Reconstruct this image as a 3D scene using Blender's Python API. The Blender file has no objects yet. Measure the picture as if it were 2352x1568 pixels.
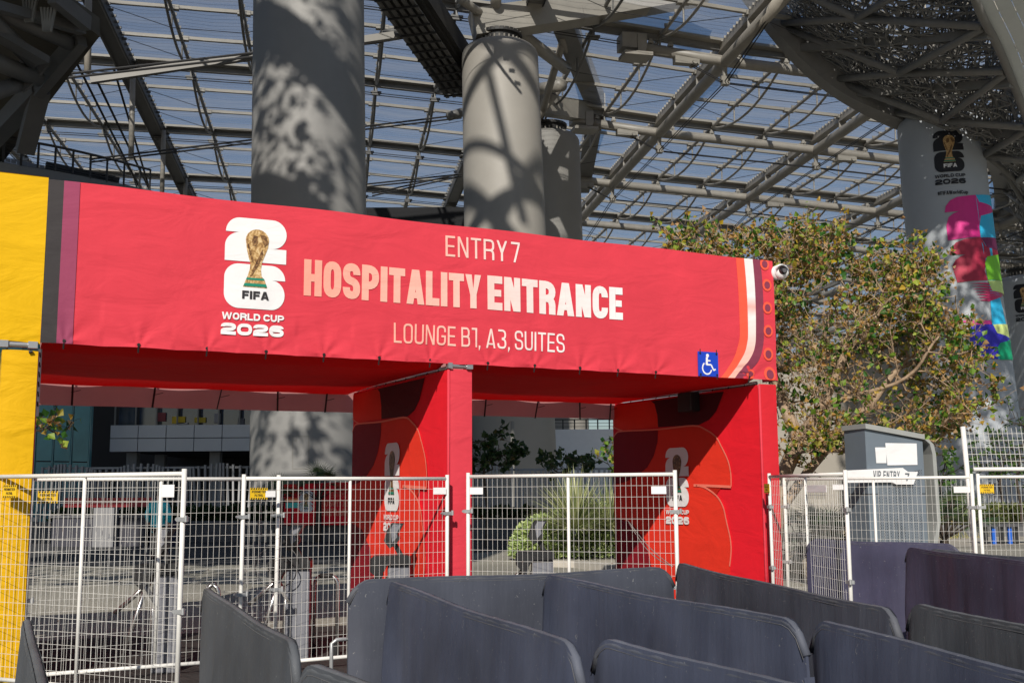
import bpy, bmesh, math, random
import numpy as np
from math import sin, cos, tan, pi, radians, sqrt, atan2, hypot, floor
from mathutils import Vector

SC = bpy.context.scene
COL = SC.collection

# ------------------------------------------------------------------ camera
EYE = 1.70
PITCH = radians(7.72)
ROLL = radians(0.34)
FPX = 2526.5                     # focal length in pixels of a 2352 x 1568 picture
cam_data = bpy.data.cameras.new('camera')
cam = bpy.data.objects.new('camera', cam_data)
COL.objects.link(cam)
cam_data.sensor_width = 36.0
cam_data.lens = 36.0 * FPX / 2352.0
cam_data.clip_start = 0.1
cam_data.clip_end = 3000.0
_f = Vector((0, cos(PITCH), sin(PITCH)))
_r = Vector((1, 0, 0))
_d = _f.cross(_r)
R2 = _r * cos(ROLL) + _d * sin(ROLL)
D2 = -_r * sin(ROLL) + _d * cos(ROLL)
from mathutils import Matrix
cam.matrix_world = Matrix(((R2.x, -D2.x, -_f.x, 0), (R2.y, -D2.y, -_f.y, 0), (R2.z, -D2.z, -_f.z, EYE), (0, 0, 0, 1)))
SC.camera = cam

# ------------------------------------------------------------------ sun, sky, exposure
SUN_AZ = radians(8.0)            # heading the light travels to, clockwise from +Y
SUN_EL = radians(32.0)
w = bpy.data.worlds.new('World')
SC.world = w
w.use_nodes = True
wn = w.node_tree
for n in list(wn.nodes):
    wn.nodes.remove(n)
wo = wn.nodes.new('ShaderNodeOutputWorld')
wb = wn.nodes.new('ShaderNodeBackground')
ws = wn.nodes.new('ShaderNodeTexSky')
ws.sky_type = 'NISHITA'
ws.sun_disc = False
ws.sun_elevation = SUN_EL
ws.sun_rotation = SUN_AZ + pi
ws.air_density = 1.0
ws.dust_density = 0.6
ws.ozone_density = 3.0
wb.inputs['Strength'].default_value = 0.062
wn.links.new(ws.outputs[0], wb.inputs['Color'])
wn.links.new(wb.outputs[0], wo.inputs['Surface'])
sd = bpy.data.lights.new('sun', 'SUN')
sd.energy = 4.8
sd.angle = radians(0.53)
sd.color = (1.0, 0.935, 0.83)
so = bpy.data.objects.new('sun', sd)
COL.objects.link(so)
LDIR = Vector((sin(SUN_AZ) * cos(SUN_EL), cos(SUN_AZ) * cos(SUN_EL), -sin(SUN_EL)))
so.rotation_euler = LDIR.to_track_quat('-Z', 'Y').to_euler()
so.location = (-5, -10, 40)
vs = SC.view_settings
vs.view_transform = 'Standard'
vs.look = 'None'
vs.exposure = 0.0
vs.gamma = 1.0
SC.cycles.max_bounces = 8
SC.cycles.transparent_max_bounces = 24
SC.cycles.diffuse_bounces = 3
SC.cycles.glossy_bounces = 3

# ------------------------------------------------------------------ measuring helpers
CAMP = Vector((0, 0, EYE))
def ray(x, y):
    return R2 * ((x - 1176) / FPX) + D2 * ((y - 784) / FPX) + _f
def atz(x, y, z):
    d = ray(x, y); return CAMP + d * ((z - EYE) / d.z)
def aty(x, y, Y):
    d = ray(x, y); return CAMP + d * (Y / d.y)
def onpl(x, y, P, N):
    d = ray(x, y); return CAMP + d * ((P - CAMP).dot(N) / d.dot(N))
YAW = radians(27.1)
AU = Vector((cos(YAW), sin(YAW), 0))       # along the arch, left to right
AW = Vector((-sin(YAW), cos(YAW), 0))      # into the arch
ZU = Vector((0, 0, 1))
AO = aty(1057, 1000, 11.9); AO.z = 0
def ap(u, wv, z):                          # arch coordinates to world
    return AO + AU * u + AW * wv + ZU * z
def uz(x, y, wv=0.0):
    p = onpl(x, y, AO + AW * wv, AW) - AO
    return p.dot(AU), p.z
def wz(x, y, u):
    p = onpl(x, y, AO + AU * u, AU) - AO
    return p.dot(AW), p.z

# ------------------------------------------------------------------ materials
def srgb(r, g, b):
    def c(v):
        v /= 255.0
        return v / 12.92 if v <= 0.04045 else ((v + 0.055) / 1.055) ** 2.4
    return (c(r), c(g), c(b))
MATS = {}
def mat(name, col, rough=0.6, metal=0.0, var=0.0, vscale=3.0, bump=0.0, bscale=40.0, spec=0.5, transl=0.0, col2=None, stretch=None, coord='Object', sheen=0.0):
    if name in MATS:
        return MATS[name]
    m = bpy.data.materials.new(name); m.use_nodes = True
    nt = m.node_tree; N = nt.nodes; L = nt.links
    b = N['Principled BSDF']; out = N['Material Output']
    b.inputs['Base Color'].default_value = (*col, 1)
    b.inputs['Roughness'].default_value = rough
    b.inputs['Metallic'].default_value = metal
    b.inputs['Specular IOR Level'].default_value = spec
    if sheen: b.inputs['Sheen Weight'].default_value = sheen
    vec = None
    if var or bump or col2:
        tc = N.new('ShaderNodeTexCoord'); vec = tc.outputs[coord]
        if stretch:
            mp = N.new('ShaderNodeMapping'); mp.inputs['Scale'].default_value = stretch
            L.new(vec, mp.inputs[0]); vec = mp.outputs[0]
    if var or col2:
        no = N.new('ShaderNodeTexNoise'); no.inputs['Scale'].default_value = vscale; no.inputs['Detail'].default_value = 6; no.inputs['Roughness'].default_value = 0.65
        L.new(vec, no.inputs['Vector'])
        cr = N.new('ShaderNodeValToRGB')
        c2 = col2 or tuple(min(1, c * (1 + var)) for c in col)
        c1 = col if col2 else tuple(c * (1 - var) for c in col)
        cr.color_ramp.elements[0].position = 0.32; cr.color_ramp.elements[1].position = 0.70
        cr.color_ramp.elements[0].color = (*c1, 1); cr.color_ramp.elements[1].color = (*c2, 1)
        L.new(no.outputs['Fac'], cr.inputs[0]); L.new(cr.outputs[0], b.inputs['Base Color'])
        csrc = cr.outputs[0]
    else:
        csrc = None
    if bump:
        nb = N.new('ShaderNodeTexNoise'); nb.inputs['Scale'].default_value = bscale; nb.inputs['Detail'].default_value = 4
        L.new(vec, nb.inputs['Vector'])
        bp = N.new('ShaderNodeBump'); bp.inputs['Strength'].default_value = bump; bp.inputs['Distance'].default_value = 0.02
        L.new(nb.outputs['Fac'], bp.inputs['Height']); L.new(bp.outputs[0], b.inputs['Normal'])
    if transl:
        tr = N.new('ShaderNodeBsdfTranslucent'); mx = N.new('ShaderNodeMixShader'); mx.inputs[0].default_value = transl
        tr.inputs['Color'].default_value = (*col, 1)
        if csrc: L.new(csrc, tr.inputs['Color'])
        L.new(b.outputs[0], mx.inputs[1]); L.new(tr.outputs[0], mx.inputs[2]); L.new(mx.outputs[0], out.inputs['Surface'])
    MATS[name] = m
    return m

# ------------------------------------------------------------------ mesh builder
class MB:
    def __init__(s):
        s.v = []; s.f = []; s.tone = []
    def poly(s, pts, tone=None):
        k = len(s.v); s.v += [tuple(p) for p in pts]; s.f.append(tuple(range(k, k + len(pts))))
        if tone is not None: s.tone.append(tone)
    def box(s, c, size, rz=0.0):
        hx, hy, hz = size[0] / 2, size[1] / 2, size[2] / 2
        ca, sa = cos(rz), sin(rz); k = len(s.v)
        for dz in (-hz, hz):
            for dx, dy in ((-hx, -hy), (hx, -hy), (hx, hy), (-hx, hy)):
                s.v.append((c[0] + dx * ca - dy * sa, c[1] + dx * sa + dy * ca, c[2] + dz))
        s.f += [(k, k + 3, k + 2, k + 1), (k + 4, k + 5, k + 6, k + 7)] + [(k + i, k + (i + 1) % 4, k + 4 + (i + 1) % 4, k + 4 + i) for i in range(4)]
    def bar(s, p0, p1, wd, ht, up=(0, 0, 1)):
        p0 = Vector(p0); p1 = Vector(p1); d = (p1 - p0)
        if d.length < 1e-6: return
        d.normalize(); up = Vector(up)
        if abs(d.dot(up)) > 0.98: up = Vector((0, 1, 0))
        x = d.cross(up).normalized(); y = x.cross(d)
        k = len(s.v)
        for p in (p0, p1):
            for a, b in ((-1, -1), (1, -1), (1, 1), (-1, 1)):
                s.v.append(tuple(p + x * a * wd / 2 + y * b * ht / 2))
        s.f += [(k, k + 1, k + 2, k + 3), (k + 7, k + 6, k + 5, k + 4)] + [(k + i, k + 4 + i, k + 4 + (i + 1) % 4, k + (i + 1) % 4) for i in range(4)]
    def tube(s, p0, p1, r, n=8, r1=None, cap=True):
        p0 = Vector(p0); p1 = Vector(p1); d = p1 - p0
        if d.length < 1e-6: return
        d.normalize(); up = Vector((0, 0, 1)) if abs(d.z) < 0.95 else Vector((1, 0, 0))
        x = d.cross(up).normalized(); y = x.cross(d); k = len(s.v)
        r1 = r if r1 is None else r1
        for p, rr in ((p0, r), (p1, r1)):
            for i in range(n):
                a = 2 * pi * i / n
                s.v.append(tuple(p + x * cos(a) * rr + y * sin(a) * rr))
        for i in range(n):
            j = (i + 1) % n
            s.f.append((k + i, k + j, k + n + j, k + n + i))
        if cap:
            s.f.append(tuple(range(k + n - 1, k - 1, -1))); s.f.append(tuple(range(k + n, k + 2 * n)))
    def path(s, pts, r, n=8, closed=False, rad=None):
        pts = [Vector(p) for p in pts]; m = len(pts); k = len(s.v); prev = None
        for i, p in enumerate(pts):
            a = pts[i - 1] if (i > 0 or closed) else p
            b = pts[(i + 1) % m] if (i < m - 1 or closed) else p
            d = (b - a).normalized()
            if prev is None:
                up = Vector((0, 0, 1)) if abs(d.z) < 0.9 else Vector((1, 0, 0))
                x = d.cross(up).normalized()
            else:
                x = (prev - d * prev.dot(d)).normalized()
            prev = x; y = d.cross(x)
            rr = rad[i] if rad else r
            for q in range(n):
                t = 2 * pi * q / n
                s.v.append(tuple(p + x * cos(t) * rr + y * sin(t) * rr))
        for i in range(m if closed else m - 1):
            i2 = (i + 1) % m
            for q in range(n):
                q2 = (q + 1) % n
                s.f.append((k + i * n + q, k + i * n + q2, k + i2 * n + q2, k + i2 * n + q))
        if not closed:
            s.f.append(tuple(range(k + n - 1, k - 1, -1))); s.f.append(tuple(range(k + (m - 1) * n, k + m * n)))
    def lathe(s, c, prof, n=24, axis=None):
        k = len(s.v); m = len(prof)
        for (r, z) in prof:
            for i in range(n):
                a = 2 * pi * i / n
                s.v.append((c[0] + r * cos(a), c[1] + r * sin(a), c[2] + z))
        for j in range(m - 1):
            for i in range(n):
                i2 = (i + 1) % n
                s.f.append((k + j * n + i, k + j * n + i2, k + (j + 1) * n + i2, k + (j + 1) * n + i))
        s.f.append(tuple(range(k + n - 1, k - 1, -1))); s.f.append(tuple(range(k + (m - 1) * n, k + m * n)))
    def grid(s, fn, nu, nv):
        k = len(s.v)
        for i in range(nu + 1):
            for j in range(nv + 1):
                s.v.append(tuple(fn(i / nu, j / nv)))
        for i in range(nu):
            for j in range(nv):
                a = k + i * (nv + 1) + j
                s.f.append((a, a + nv + 1, a + nv + 2, a + 1))
    def sphere(s, c, r, n=12, m=8, sc=(1, 1, 1)):
        k = len(s.v)
        for j in range(m + 1):
            t = pi * j / m
            for i in range(n):
                a = 2 * pi * i / n
                s.v.append((c[0] + r * sc[0] * sin(t) * cos(a), c[1] + r * sc[1] * sin(t) * sin(a), c[2] + r * sc[2] * cos(t)))
        for j in range(m):
            for i in range(n):
                i2 = (i + 1) % n
                s.f.append((k + j * n + i, k + (j + 1) * n + i, k + (j + 1) * n + i2, k + j * n + i2))
    def sweepbox(s, pts, wd, ht):
        pts = [Vector(p) for p in pts]; k = len(s.v); m = len(pts)
        for i, p in enumerate(pts):
            d = (pts[min(i + 1, m - 1)] - pts[max(i - 1, 0)]).normalized(); x = d.cross(Vector((0, 0, 1))).normalized(); y = x.cross(d)
            for a, b in ((-1, -1), (1, -1), (1, 1), (-1, 1)): s.v.append(tuple(p + x * a * wd / 2 + y * b * ht / 2))
        for i in range(m - 1):
            for q in range(4): s.f.append((k + i * 4 + q, k + i * 4 + 4 + q, k + i * 4 + 4 + (q + 1) % 4, k + i * 4 + (q + 1) % 4))
        s.f.append((k, k + 1, k + 2, k + 3)); e = k + (m - 1) * 4; s.f.append((e + 3, e + 2, e + 1, e))
    def build(s, name, material, parent=None, smooth=False, label=None):
        me = bpy.data.meshes.new(name)
        off = parent['_base'] if parent is not None and '_base' in parent else None
        vv = s.v
        if off is not None:
            vv = [(a - off[0], b - off[1], c - off[2]) for a, b, c in s.v]
        me.from_pydata(vv, [], s.f)
        me.materials.append(material)
        if smooth:
            me.polygons.foreach_set('use_smooth', [True] * len(me.polygons))
        if s.tone and len(s.tone) == len(s.f):
            at = me.attributes.new('tone', 'FLOAT', 'FACE')
            at.data.foreach_set('value', s.tone)
        me.update()
        o = bpy.data.objects.new(name, me)
        COL.objects.link(o)
        if parent is not None: o.parent = parent
        if label: o['label'] = label
        return o

def thing(name, label, cat, loc=(0, 0, 0), group=None, world=True):
    o = bpy.data.objects.new(name, None); COL.objects.link(o)
    o.empty_display_size = 0.2
    o.location = loc
    o['label'] = label; o['category'] = cat
    if group: o['group'] = group
    if world: o['_base'] = tuple(loc)
    return o
def tag(o, label, cat, group=None, kind=None):
    o['label'] = label; o['category'] = cat
    if group: o['group'] = group
    if kind: o['kind'] = kind
    return o
def structure(o, label=None):
    o['kind'] = 'structure'
    if label: o['label'] = label
    return o
def bevel(o, wdt, seg=2):
    md = o.modifiers.new('bevel', 'BEVEL'); md.width = wdt; md.segments = seg; md.limit_method = 'ANGLE'
    return o
def sub(o, part):
    o.parent = part
    return o
def copy_tree(o, parent=None):
    c = o.copy(); COL.objects.link(c)
    if parent is not None: c.parent = parent
    for ch in list(o.children):
        copy_tree(ch, c)
    return c

# ------------------------------------------------------------------ lettering (own stroke font)
def rpath(pts, r, closed=False, n=5):
    out = []; m = len(pts)
    for i, p in enumerate(pts):
        rr = p[2] if len(p) > 2 else r
        if (not closed and i in (0, m - 1)) or rr <= 0:
            out.append((p[0], p[1])); continue
        a = pts[i - 1]; b = pts[(i + 1) % m]
        la = hypot(a[0] - p[0], a[1] - p[1]); lb = hypot(b[0] - p[0], b[1] - p[1])
        ka = min(rr, la * (0.5 if (closed or i > 1) else 0.98)) / max(la, 1e-6)
        kb = min(rr, lb * (0.5 if (closed or i < m - 2) else 0.98)) / max(lb, 1e-6)
        s0 = (p[0] + (a[0] - p[0]) * ka, p[1] + (a[1] - p[1]) * ka)
        s1 = (p[0] + (b[0] - p[0]) * kb, p[1] + (b[1] - p[1]) * kb)
        for q in range(n + 1):
            t = q / n
            c0 = (1 - t) ** 2; c1 = 2 * t * (1 - t); c2 = t * t
            k = 0.12
            out.append((s0[0] * c0 + p[0] * c1 + s1[0] * c2 + k * 0, s0[1] * c0 + p[1] * c1 + s1[1] * c2))
    return out
def ribbon(pts, t, closed=False):
    q = []
    for p in pts:
        if not q or hypot(p[0] - q[-1][0], p[1] - q[-1][1]) > 1e-4: q.append(p)
    if closed and len(q) > 2 and hypot(q[0][0] - q[-1][0], q[0][1] - q[-1][1]) < 1e-4: q.pop()
    pts = q
    m = len(pts); Ls = []; Rs = []
    for i, p in enumerate(pts):
        if closed:
            a = pts[i - 1]; b = pts[(i + 1) % m]
        else:
            a = pts[max(i - 1, 0)]; b = pts[min(i + 1, m - 1)]
        def nrm(p0, p1):
            dx, dy = p1[0] - p0[0], p1[1] - p0[1]; l = hypot(dx, dy) or 1e-9
            return (-dy / l, dx / l)
        if closed or 0 < i < m - 1:
            n0 = nrm(a, p); n1 = nrm(p, b)
            nx, ny = n0[0] + n1[0], n0[1] + n1[1]; l = hypot(nx, ny) or 1e-9
            nx /= l; ny /= l
            k = 1 / max(0.45, nx * n0[0] + ny * n0[1])
        else:
            nx, ny = nrm(a, b); k = 1
        Ls.append((p[0] + nx * k * t / 2, p[1] + ny * k * t / 2)); Rs.append((p[0] - nx * k * t / 2, p[1] - ny * k * t / 2))
    return [[Ls[i], Rs[i], Rs[(i + 1) % m], Ls[(i + 1) % m]] for i in range(m if closed else m - 1)]
def glyph(ch, wd, t, rr=0.5):
    L = t / 2; B = t / 2; T = 1 - t / 2; M = 0.5
    narrow = {'I': t, '1': wd * 0.62, ',': t, 'l': t, 'M': wd * 1.25, 'W': wd * 1.5, 'r': wd * 0.7, '#': wd * 1.1, 'F': wd * 0.88, 'E': wd * 0.88, 'L': wd * 0.84, 'A': wd * 1.08, 'T': wd * 0.96, 'Y': wd * 1.0}
    w_ = narrow.get(ch, wd); R = w_ - t / 2; c = w_ / 2; r = min(w_ * rr, 0.4)
    def rb(p, closed=False, rad=None): return ribbon(rpath(p, r if rad is None else rad, closed), t, closed)
    P = []
    if ch == 'H': P = ribbon([(L, 0), (L, 1)], t) + ribbon([(R, 0), (R, 1)], t) + ribbon([(t, M), (R - t / 2, M)], t * .95)
    elif ch in 'O0': P = rb([(L, B), (L, T), (R, T), (R, B)], True)
    elif ch == 'D': P = rb([(L, B, 0), (L, T, 0), (R, T), (R, B)], True)
    elif ch == 'S': P = rb([(R, .68), (R, T), (L, T), (L, .53), (R, .47), (R, B), (L, B), (L, .32)])
    elif ch == 'P': P = ribbon([(L, 0), (L, 1)], t) + rb([(L, T), (R, T), (R, .42), (L, .42)])
    elif ch == 'R': P = ribbon([(L, 0), (L, 1)], t) + rb([(L, T), (R, T), (R, .47), (L, .47)]) + rb([(c, .47), (R, .47), (R, 0)])
    elif ch == 'B': P = ribbon([(L, 0), (L, 1)], t) + rb([(L, T), (R - .02, T), (R - .02, .52), (L, .52)]) + rb([(L, .52), (R, .52), (R, B), (L, B)])
    elif ch == 'I': P = ribbon([(L, 0), (L, 1)], t)
    elif ch == 'l': P = ribbon([(L, 0), (L, 1)], t)
    elif ch == 'T': P = ribbon([(0, T), (w_, T)], t) + ribbon([(c, 0), (c, T)], t)
    elif ch in 'AV':
        tw = t * 1.1; ya = (c - t) / max(1e-6, (c - tw / 2)); ya = min(ya, .96)
        P = [[(0, 0), (c - tw / 2, 1), (c, 1), (c, ya), (t, 0)], [(w_, 0), (w_ - t, 0), (c, ya), (c, 1), (c + tw / 2, 1)]]
        if ch == 'A':
            def xi(y): return t + (c - t) * y / ya - 0.01
            y0, y1 = .17, .17 + t * .8
            P.append([(xi(y0), y0), (w_ - xi(y0), y0), (w_ - xi(y1), y1), (xi(y1), y1)])
        else: P = [[(x, 1 - y) for x, y in p] for p in P]
    elif ch == 'Y': P = [[(0, 1), (t, 1), (c, .58), (c, .40), (c - t / 2, .40)], [(w_, 1), (c + t / 2, .40), (c, .40), (c, .58), (w_ - t, 1)], [(c - t / 2, 0), (c - t / 2, .40), (c + t / 2, .40), (c + t / 2, 0)]]
    elif ch == 'N': P = ribbon([(L, 0), (L, 1)], t * .92) + ribbon([(R, 0), (R, 1)], t * .92) + [[(t * .1, 1), (t * 1.1, 1), (w_ - t * .1, 0), (w_ - t * 1.1, 0)]]
    elif ch == 'M': P = ribbon([(L, 0), (L, 1)], t * .9) + ribbon([(R, 0), (R, 1)], t * .9) + [[(t * .1, 1), (t * 1.1, 1), (c + t * .4, .15), (c - t * .4, .15)], [(w_ - t * .1, 1), (w_ - t * 1.1, 1), (c - t * .4, .15), (c + t * .4, .15)]]
    elif ch == 'W':
        q = t * .98
        P = [[(0, 1), (q, 1), (w_ * .27 + q * .4, 0), (w_ * .27 - q * .5, 0)], [(w_ * .27 - q * .4, 0), (w_ * .27 + q * .5, 0), (c + q * .4, 1), (c - q * .4, 1)],
             [(c - q * .4, 1), (c + q * .4, 1), (w_ * .73 + q * .4, 0), (w_ * .73 - q * .5, 0)], [(w_ * .73 - q * .4, 0), (w_ * .73 + q * .5, 0), (w_, 1), (w_ - q, 1)]]
    elif ch == 'L': P = ribbon([(L, 0), (L, 1)], t) + ribbon([(t, B), (w_, B)], t)
    elif ch == 'E': P = ribbon([(L, 0), (L, 1)], t) + ribbon([(t, B), (w_, B)], t) + ribbon([(t, T), (w_, T)], t) + ribbon([(t, M), (w_ * .92, M)], t * .9)
    elif ch == 'F': P = ribbon([(L, 0), (L, 1)], t) + ribbon([(t, T), (w_, T)], t) + ribbon([(t, .48), (w_ * .92, .48)], t * .9)
    elif ch == 'C': P = rb([(R, .66), (R, T), (L, T), (L, B), (R, B), (R, .34)])
    elif ch == 'G': P = rb([(R, .68), (R, T), (L, T), (L, B), (R, B), (R, .46, 0), (c, .46)])
    elif ch == 'U': P = rb([(L, 1), (L, B), (R, B), (R, 1)])
    elif ch == '1': P = ribbon([(R, 0), (R, 1)], t) + ribbon([(0, T), (R, T)], t)
    elif ch == '2': P = rb([(L, .66), (L, T), (R, T), (R, .50), (L, .42), (L, B, 0), (w_, B)])
    elif ch == '3': P = rb([(L, T), (R, T), (R, .53), (c, .53)]) + rb([(c, .50), (R, .50), (R, B), (L, B), (L, .28)])
    elif ch == '6': P = rb([(R, .72), (R, T), (L, T), (L, B), (R, B), (R, .56), (L, .56)])
    elif ch == '7': P = ribbon([(0, T), (w_, T)], t) + [[(w_ - t, 1 - t), (w_, 1 - t), (w_ * .38 + t * .5, 0), (w_ * .38 - t * .5, 0)]]
    elif ch == ',': P = [[(0, .0), (0, t), (t, t), (t, .0), (t * .2, -.16), (0, -.16)]]
    elif ch == '#': P = ribbon([(w_ * .3, 0), (w_ * .38, 1)], t * .8) + ribbon([(w_ * .64, 0), (w_ * .72, 1)], t * .8) + ribbon([(0, .36), (w_, .36)], t * .8) + ribbon([(0, .66), (w_, .66)], t * .8)
    elif ch == 'o': P = rb([(L, B), (L, .72 - L), (R, .72 - L), (R, B)], True)
    elif ch == 'r': P = ribbon([(L, 0), (L, .72)], t) + rb([(L, .5), (L + .02, .72 - L), (R, .72 - L)])
    elif ch == 'd': P = ribbon([(R, 0), (R, 1)], t) + rb([(R, .72 - L), (L, .72 - L), (L, B), (R, B)])
    elif ch == 'u': P = rb([(L, .72), (L, B), (R, B), (R, .72)])
    elif ch == 'p': P = ribbon([(L, -.25), (L, .72)], t) + rb([(L, .72 - L), (R, .72 - L), (R, B), (L, B)])
    return P, w_
def text_polys(s, wd, t, gap=0.06, space=0.25, rr=0.5):
    x = 0; out = []
    for ch in s:
        if ch == ' ': x += space; continue
        P, w_ = glyph(ch, wd, t, rr)
        for i, p in enumerate(P): out.append([(x + a, b) for a, b in p])
        x += w_ + gap
    return out, x - gap
def lettering(name, s, x0, x1, y0, y1, fmap, material, parent, wd=.53, t=.2, gap=.06, space=.25, rr=.5, lift=0.0):
    P, tw = text_polys(s, wd, t, gap, space, rr)
    kx = (x1 - x0) / tw; ky = (y1 - y0)
    mb = MB()
    for i, p in enumerate(P):
        mb.poly([fmap(x0 + a * kx, y0 + b * ky, lift + (i % 7) * 0.0003) for a, b in p])
    return mb.build(name, material, parent)
def arc(cx, cy, rx, ry, a0, a1, n=10):
    return [(cx + rx * cos(radians(a0 + (a1 - a0) * i / n)), cy + ry * sin(radians(a0 + (a1 - a0) * i / n))) for i in range(n + 1)]

def flat_mesh(name, polys, fmap, material, parent, lift=0.0, cut=None):
    """2-D polygons mapped on a surface; cut = strip width for curved surfaces"""
    bm = bmesh.new()
    for i, p in enumerate(polys):
        vs_ = [bm.verts.new((x, y, lift + (i % 7) * 0.0003)) for x, y in p]
        try: bm.faces.new(vs_)
        except ValueError: pass
    bmesh.ops.triangulate(bm, faces=bm.faces[:])
    if cut:
        xs = [v.co.x for v in bm.verts]
        x = floor(min(xs) / cut) * cut + cut
        while x < max(xs):
            bmesh.ops.bisect_plane(bm, geom=bm.verts[:] + bm.edges[:] + bm.faces[:], plane_co=(x, 0, 0), plane_no=(1, 0, 0))
            x += cut
    off = parent['_base'] if parent is not None and '_base' in parent else (0, 0, 0)
    for v in bm.verts:
        q = fmap(v.co.x, v.co.y, v.co.z)
        v.co = (q[0] - off[0], q[1] - off[1], q[2] - off[2])
    me = bpy.data.meshes.new(name); bm.to_mesh(me); bm.free()
    me.materials.append(material)
    o = bpy.data.objects.new(name, me); COL.objects.link(o)
    if parent is not None: o.parent = parent
    return o

# the "26" emblem in units of its own width (x 0..1, y down to -1.94)
NUM2 = [(.01, -.243)] + arc(.236, -.243, .226, .243, 180, 90) + arc(.765, -.241, .235, .241, 90, -90, 16) + [(1.0, -.482), (1.0, -.723), (0, -.723), (0.0, -.48)] + arc(.246, -.48, .246, .237, 180, 90)
NUM6 = arc(.235, -.995, .235, .233, 180, 90) + arc(.76, -1.003, .23, .241, 90, 0) + [(.77, -1.004)] + arc(.77, -1.247, .215, .243, 90, -90, 16) + arc(.235, -1.25, .235, .24, 270, 180)
def emblem(fmap, parent, num_mat, text_mat, fifa_mat, gold, gold_dark, green, scale, x0, y0, cut=None, lift=0.0, words=True, hashtag=False):
    def T(pts): return [(x0 + x * scale, y0 + y * scale) for x, y in pts]
    d = 0.004
    n = flat_mesh('emblem_numerals', [T(NUM2), T(NUM6)], fmap, num_mat, parent, lift, cut)
    body = [(.335, -.40), (.35, -.52), (.385, -.66), (.41, -.74), (.405, -.84), (.37, -.96), (.345, -1.02), (.655, -1.02), (.60, -.95), (.585, -.84), (.60, -.72), (.655, -.58), (.695, -.47), (.705, -.38)]
    gl = arc(.52, -.36, .19, .185, 0, 360, 22)[:-1]
    sub(flat_mesh('emblem_trophy', [T(gl), T(body)], fmap, gold, parent, lift + d, cut), n)
    sw = [[(.43, -.36), (.46, -.28), (.52, -.29), (.53, -.40), (.49, -.46), (.44, -.45)], [(.60, -.50), (.62, -.60), (.54, -.78), (.44, -.95), (.41, -.97), (.45, -.84), (.53, -.66)],
          [(.37, -.46), (.42, -.56), (.46, -.70), (.43, -.72), (.39, -.60)], [(.56, -.26), (.66, -.28), (.70, -.40), (.64, -.46), (.60, -.38)], [(.35, -.40), (.38, -.44), (.40, -.52), (.365, -.50)]]
    sub(flat_mesh('emblem_relief', [T(p) for p in sw], fmap, gold_dark, parent, lift + 2 * d, cut), n)
    gb = [[(.358, -.985), (.636, -.985), (.65, -1.018), (.345, -1.018)], [(.325, -1.075), (.672, -1.075), (.69, -1.125), (.305, -1.125)]]
    sub(flat_mesh('emblem_base', [T([(.345, -1.02), (.655, -1.02), (.69, -1.14), (.30, -1.14)])], fmap, gold, parent, lift + d, cut), n)
    sub(flat_mesh('emblem_band', [T(p) for p in gb], fmap, green, parent, lift + 2 * d, cut), n)
    def fm2(x, y, l): return fmap(x, y, l)
    sub(lettering('emblem_lettering', 'FIFA', x0 + .29 * scale, x0 + .725 * scale, y0 - 1.335 * scale, y0 - 1.20 * scale, fm2, fifa_mat, parent, wd=.85, t=.27, gap=.10, rr=.3, lift=lift + 2 * d), n)
    if words:
        lettering('emblem_lettering', 'WORLD CUP', x0 - .02 * scale, x0 + .985 * scale, y0 - 1.685 * scale, y0 - 1.57 * scale, fm2, text_mat, parent, wd=.95, t=.25, gap=.10, space=.35, rr=.5, lift=lift + d)
        lettering('emblem_lettering', '2026', x0 - .03 * scale, x0 + .98 * scale, y0 - 1.93 * scale, y0 - 1.74 * scale, fm2, text_mat, parent, wd=1.25, t=.29, gap=.09, rr=.45, lift=lift + d)
    if hashtag:
        lettering('emblem_lettering', '#FIFAWorldCup', x0 + .02 * scale, x0 + 1.02 * scale, y0 - 2.30 * scale, y0 - 2.17 * scale, fm2, text_mat, parent, wd=.5, t=.17, gap=.08, rr=.5, lift=lift + d)
# ------------------------------------------------------------------ common materials
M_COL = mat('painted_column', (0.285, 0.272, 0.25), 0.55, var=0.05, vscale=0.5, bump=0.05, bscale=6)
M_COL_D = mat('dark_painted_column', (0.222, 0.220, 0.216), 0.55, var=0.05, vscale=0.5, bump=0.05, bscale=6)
M_COL_B = mat('blue_grey_column_wrap', (0.39, 0.42, 0.46), 0.5, var=0.04, vscale=0.5)
M_STEEL = mat('pale_steel_paint', (0.33, 0.305, 0.265), 0.45, var=0.12, vscale=1.2)
M_STEEL_W = mat('white_steel_paint', (0.32, 0.298, 0.258), 0.5, var=0.10, vscale=1.0)
M_STEEL_G = mat('grey_steel_paint', (0.20, 0.195, 0.185), 0.5, var=0.10, vscale=0.8)
M_LATT = mat('lattice_steel', (.18, .177, .17), .5, var=.1)
M_STEEL_D = mat('dark_steel', (0.030, 0.029, 0.028), 0.55, var=0.2, vscale=2)
M_CABLE = mat('cable_steel', (0.045, 0.045, 0.047), 0.5, metal=0.3)
M_RIB = mat('rib_steel', (0.17, 0.165, 0.155), 0.5, var=0.1, vscale=2)

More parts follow.
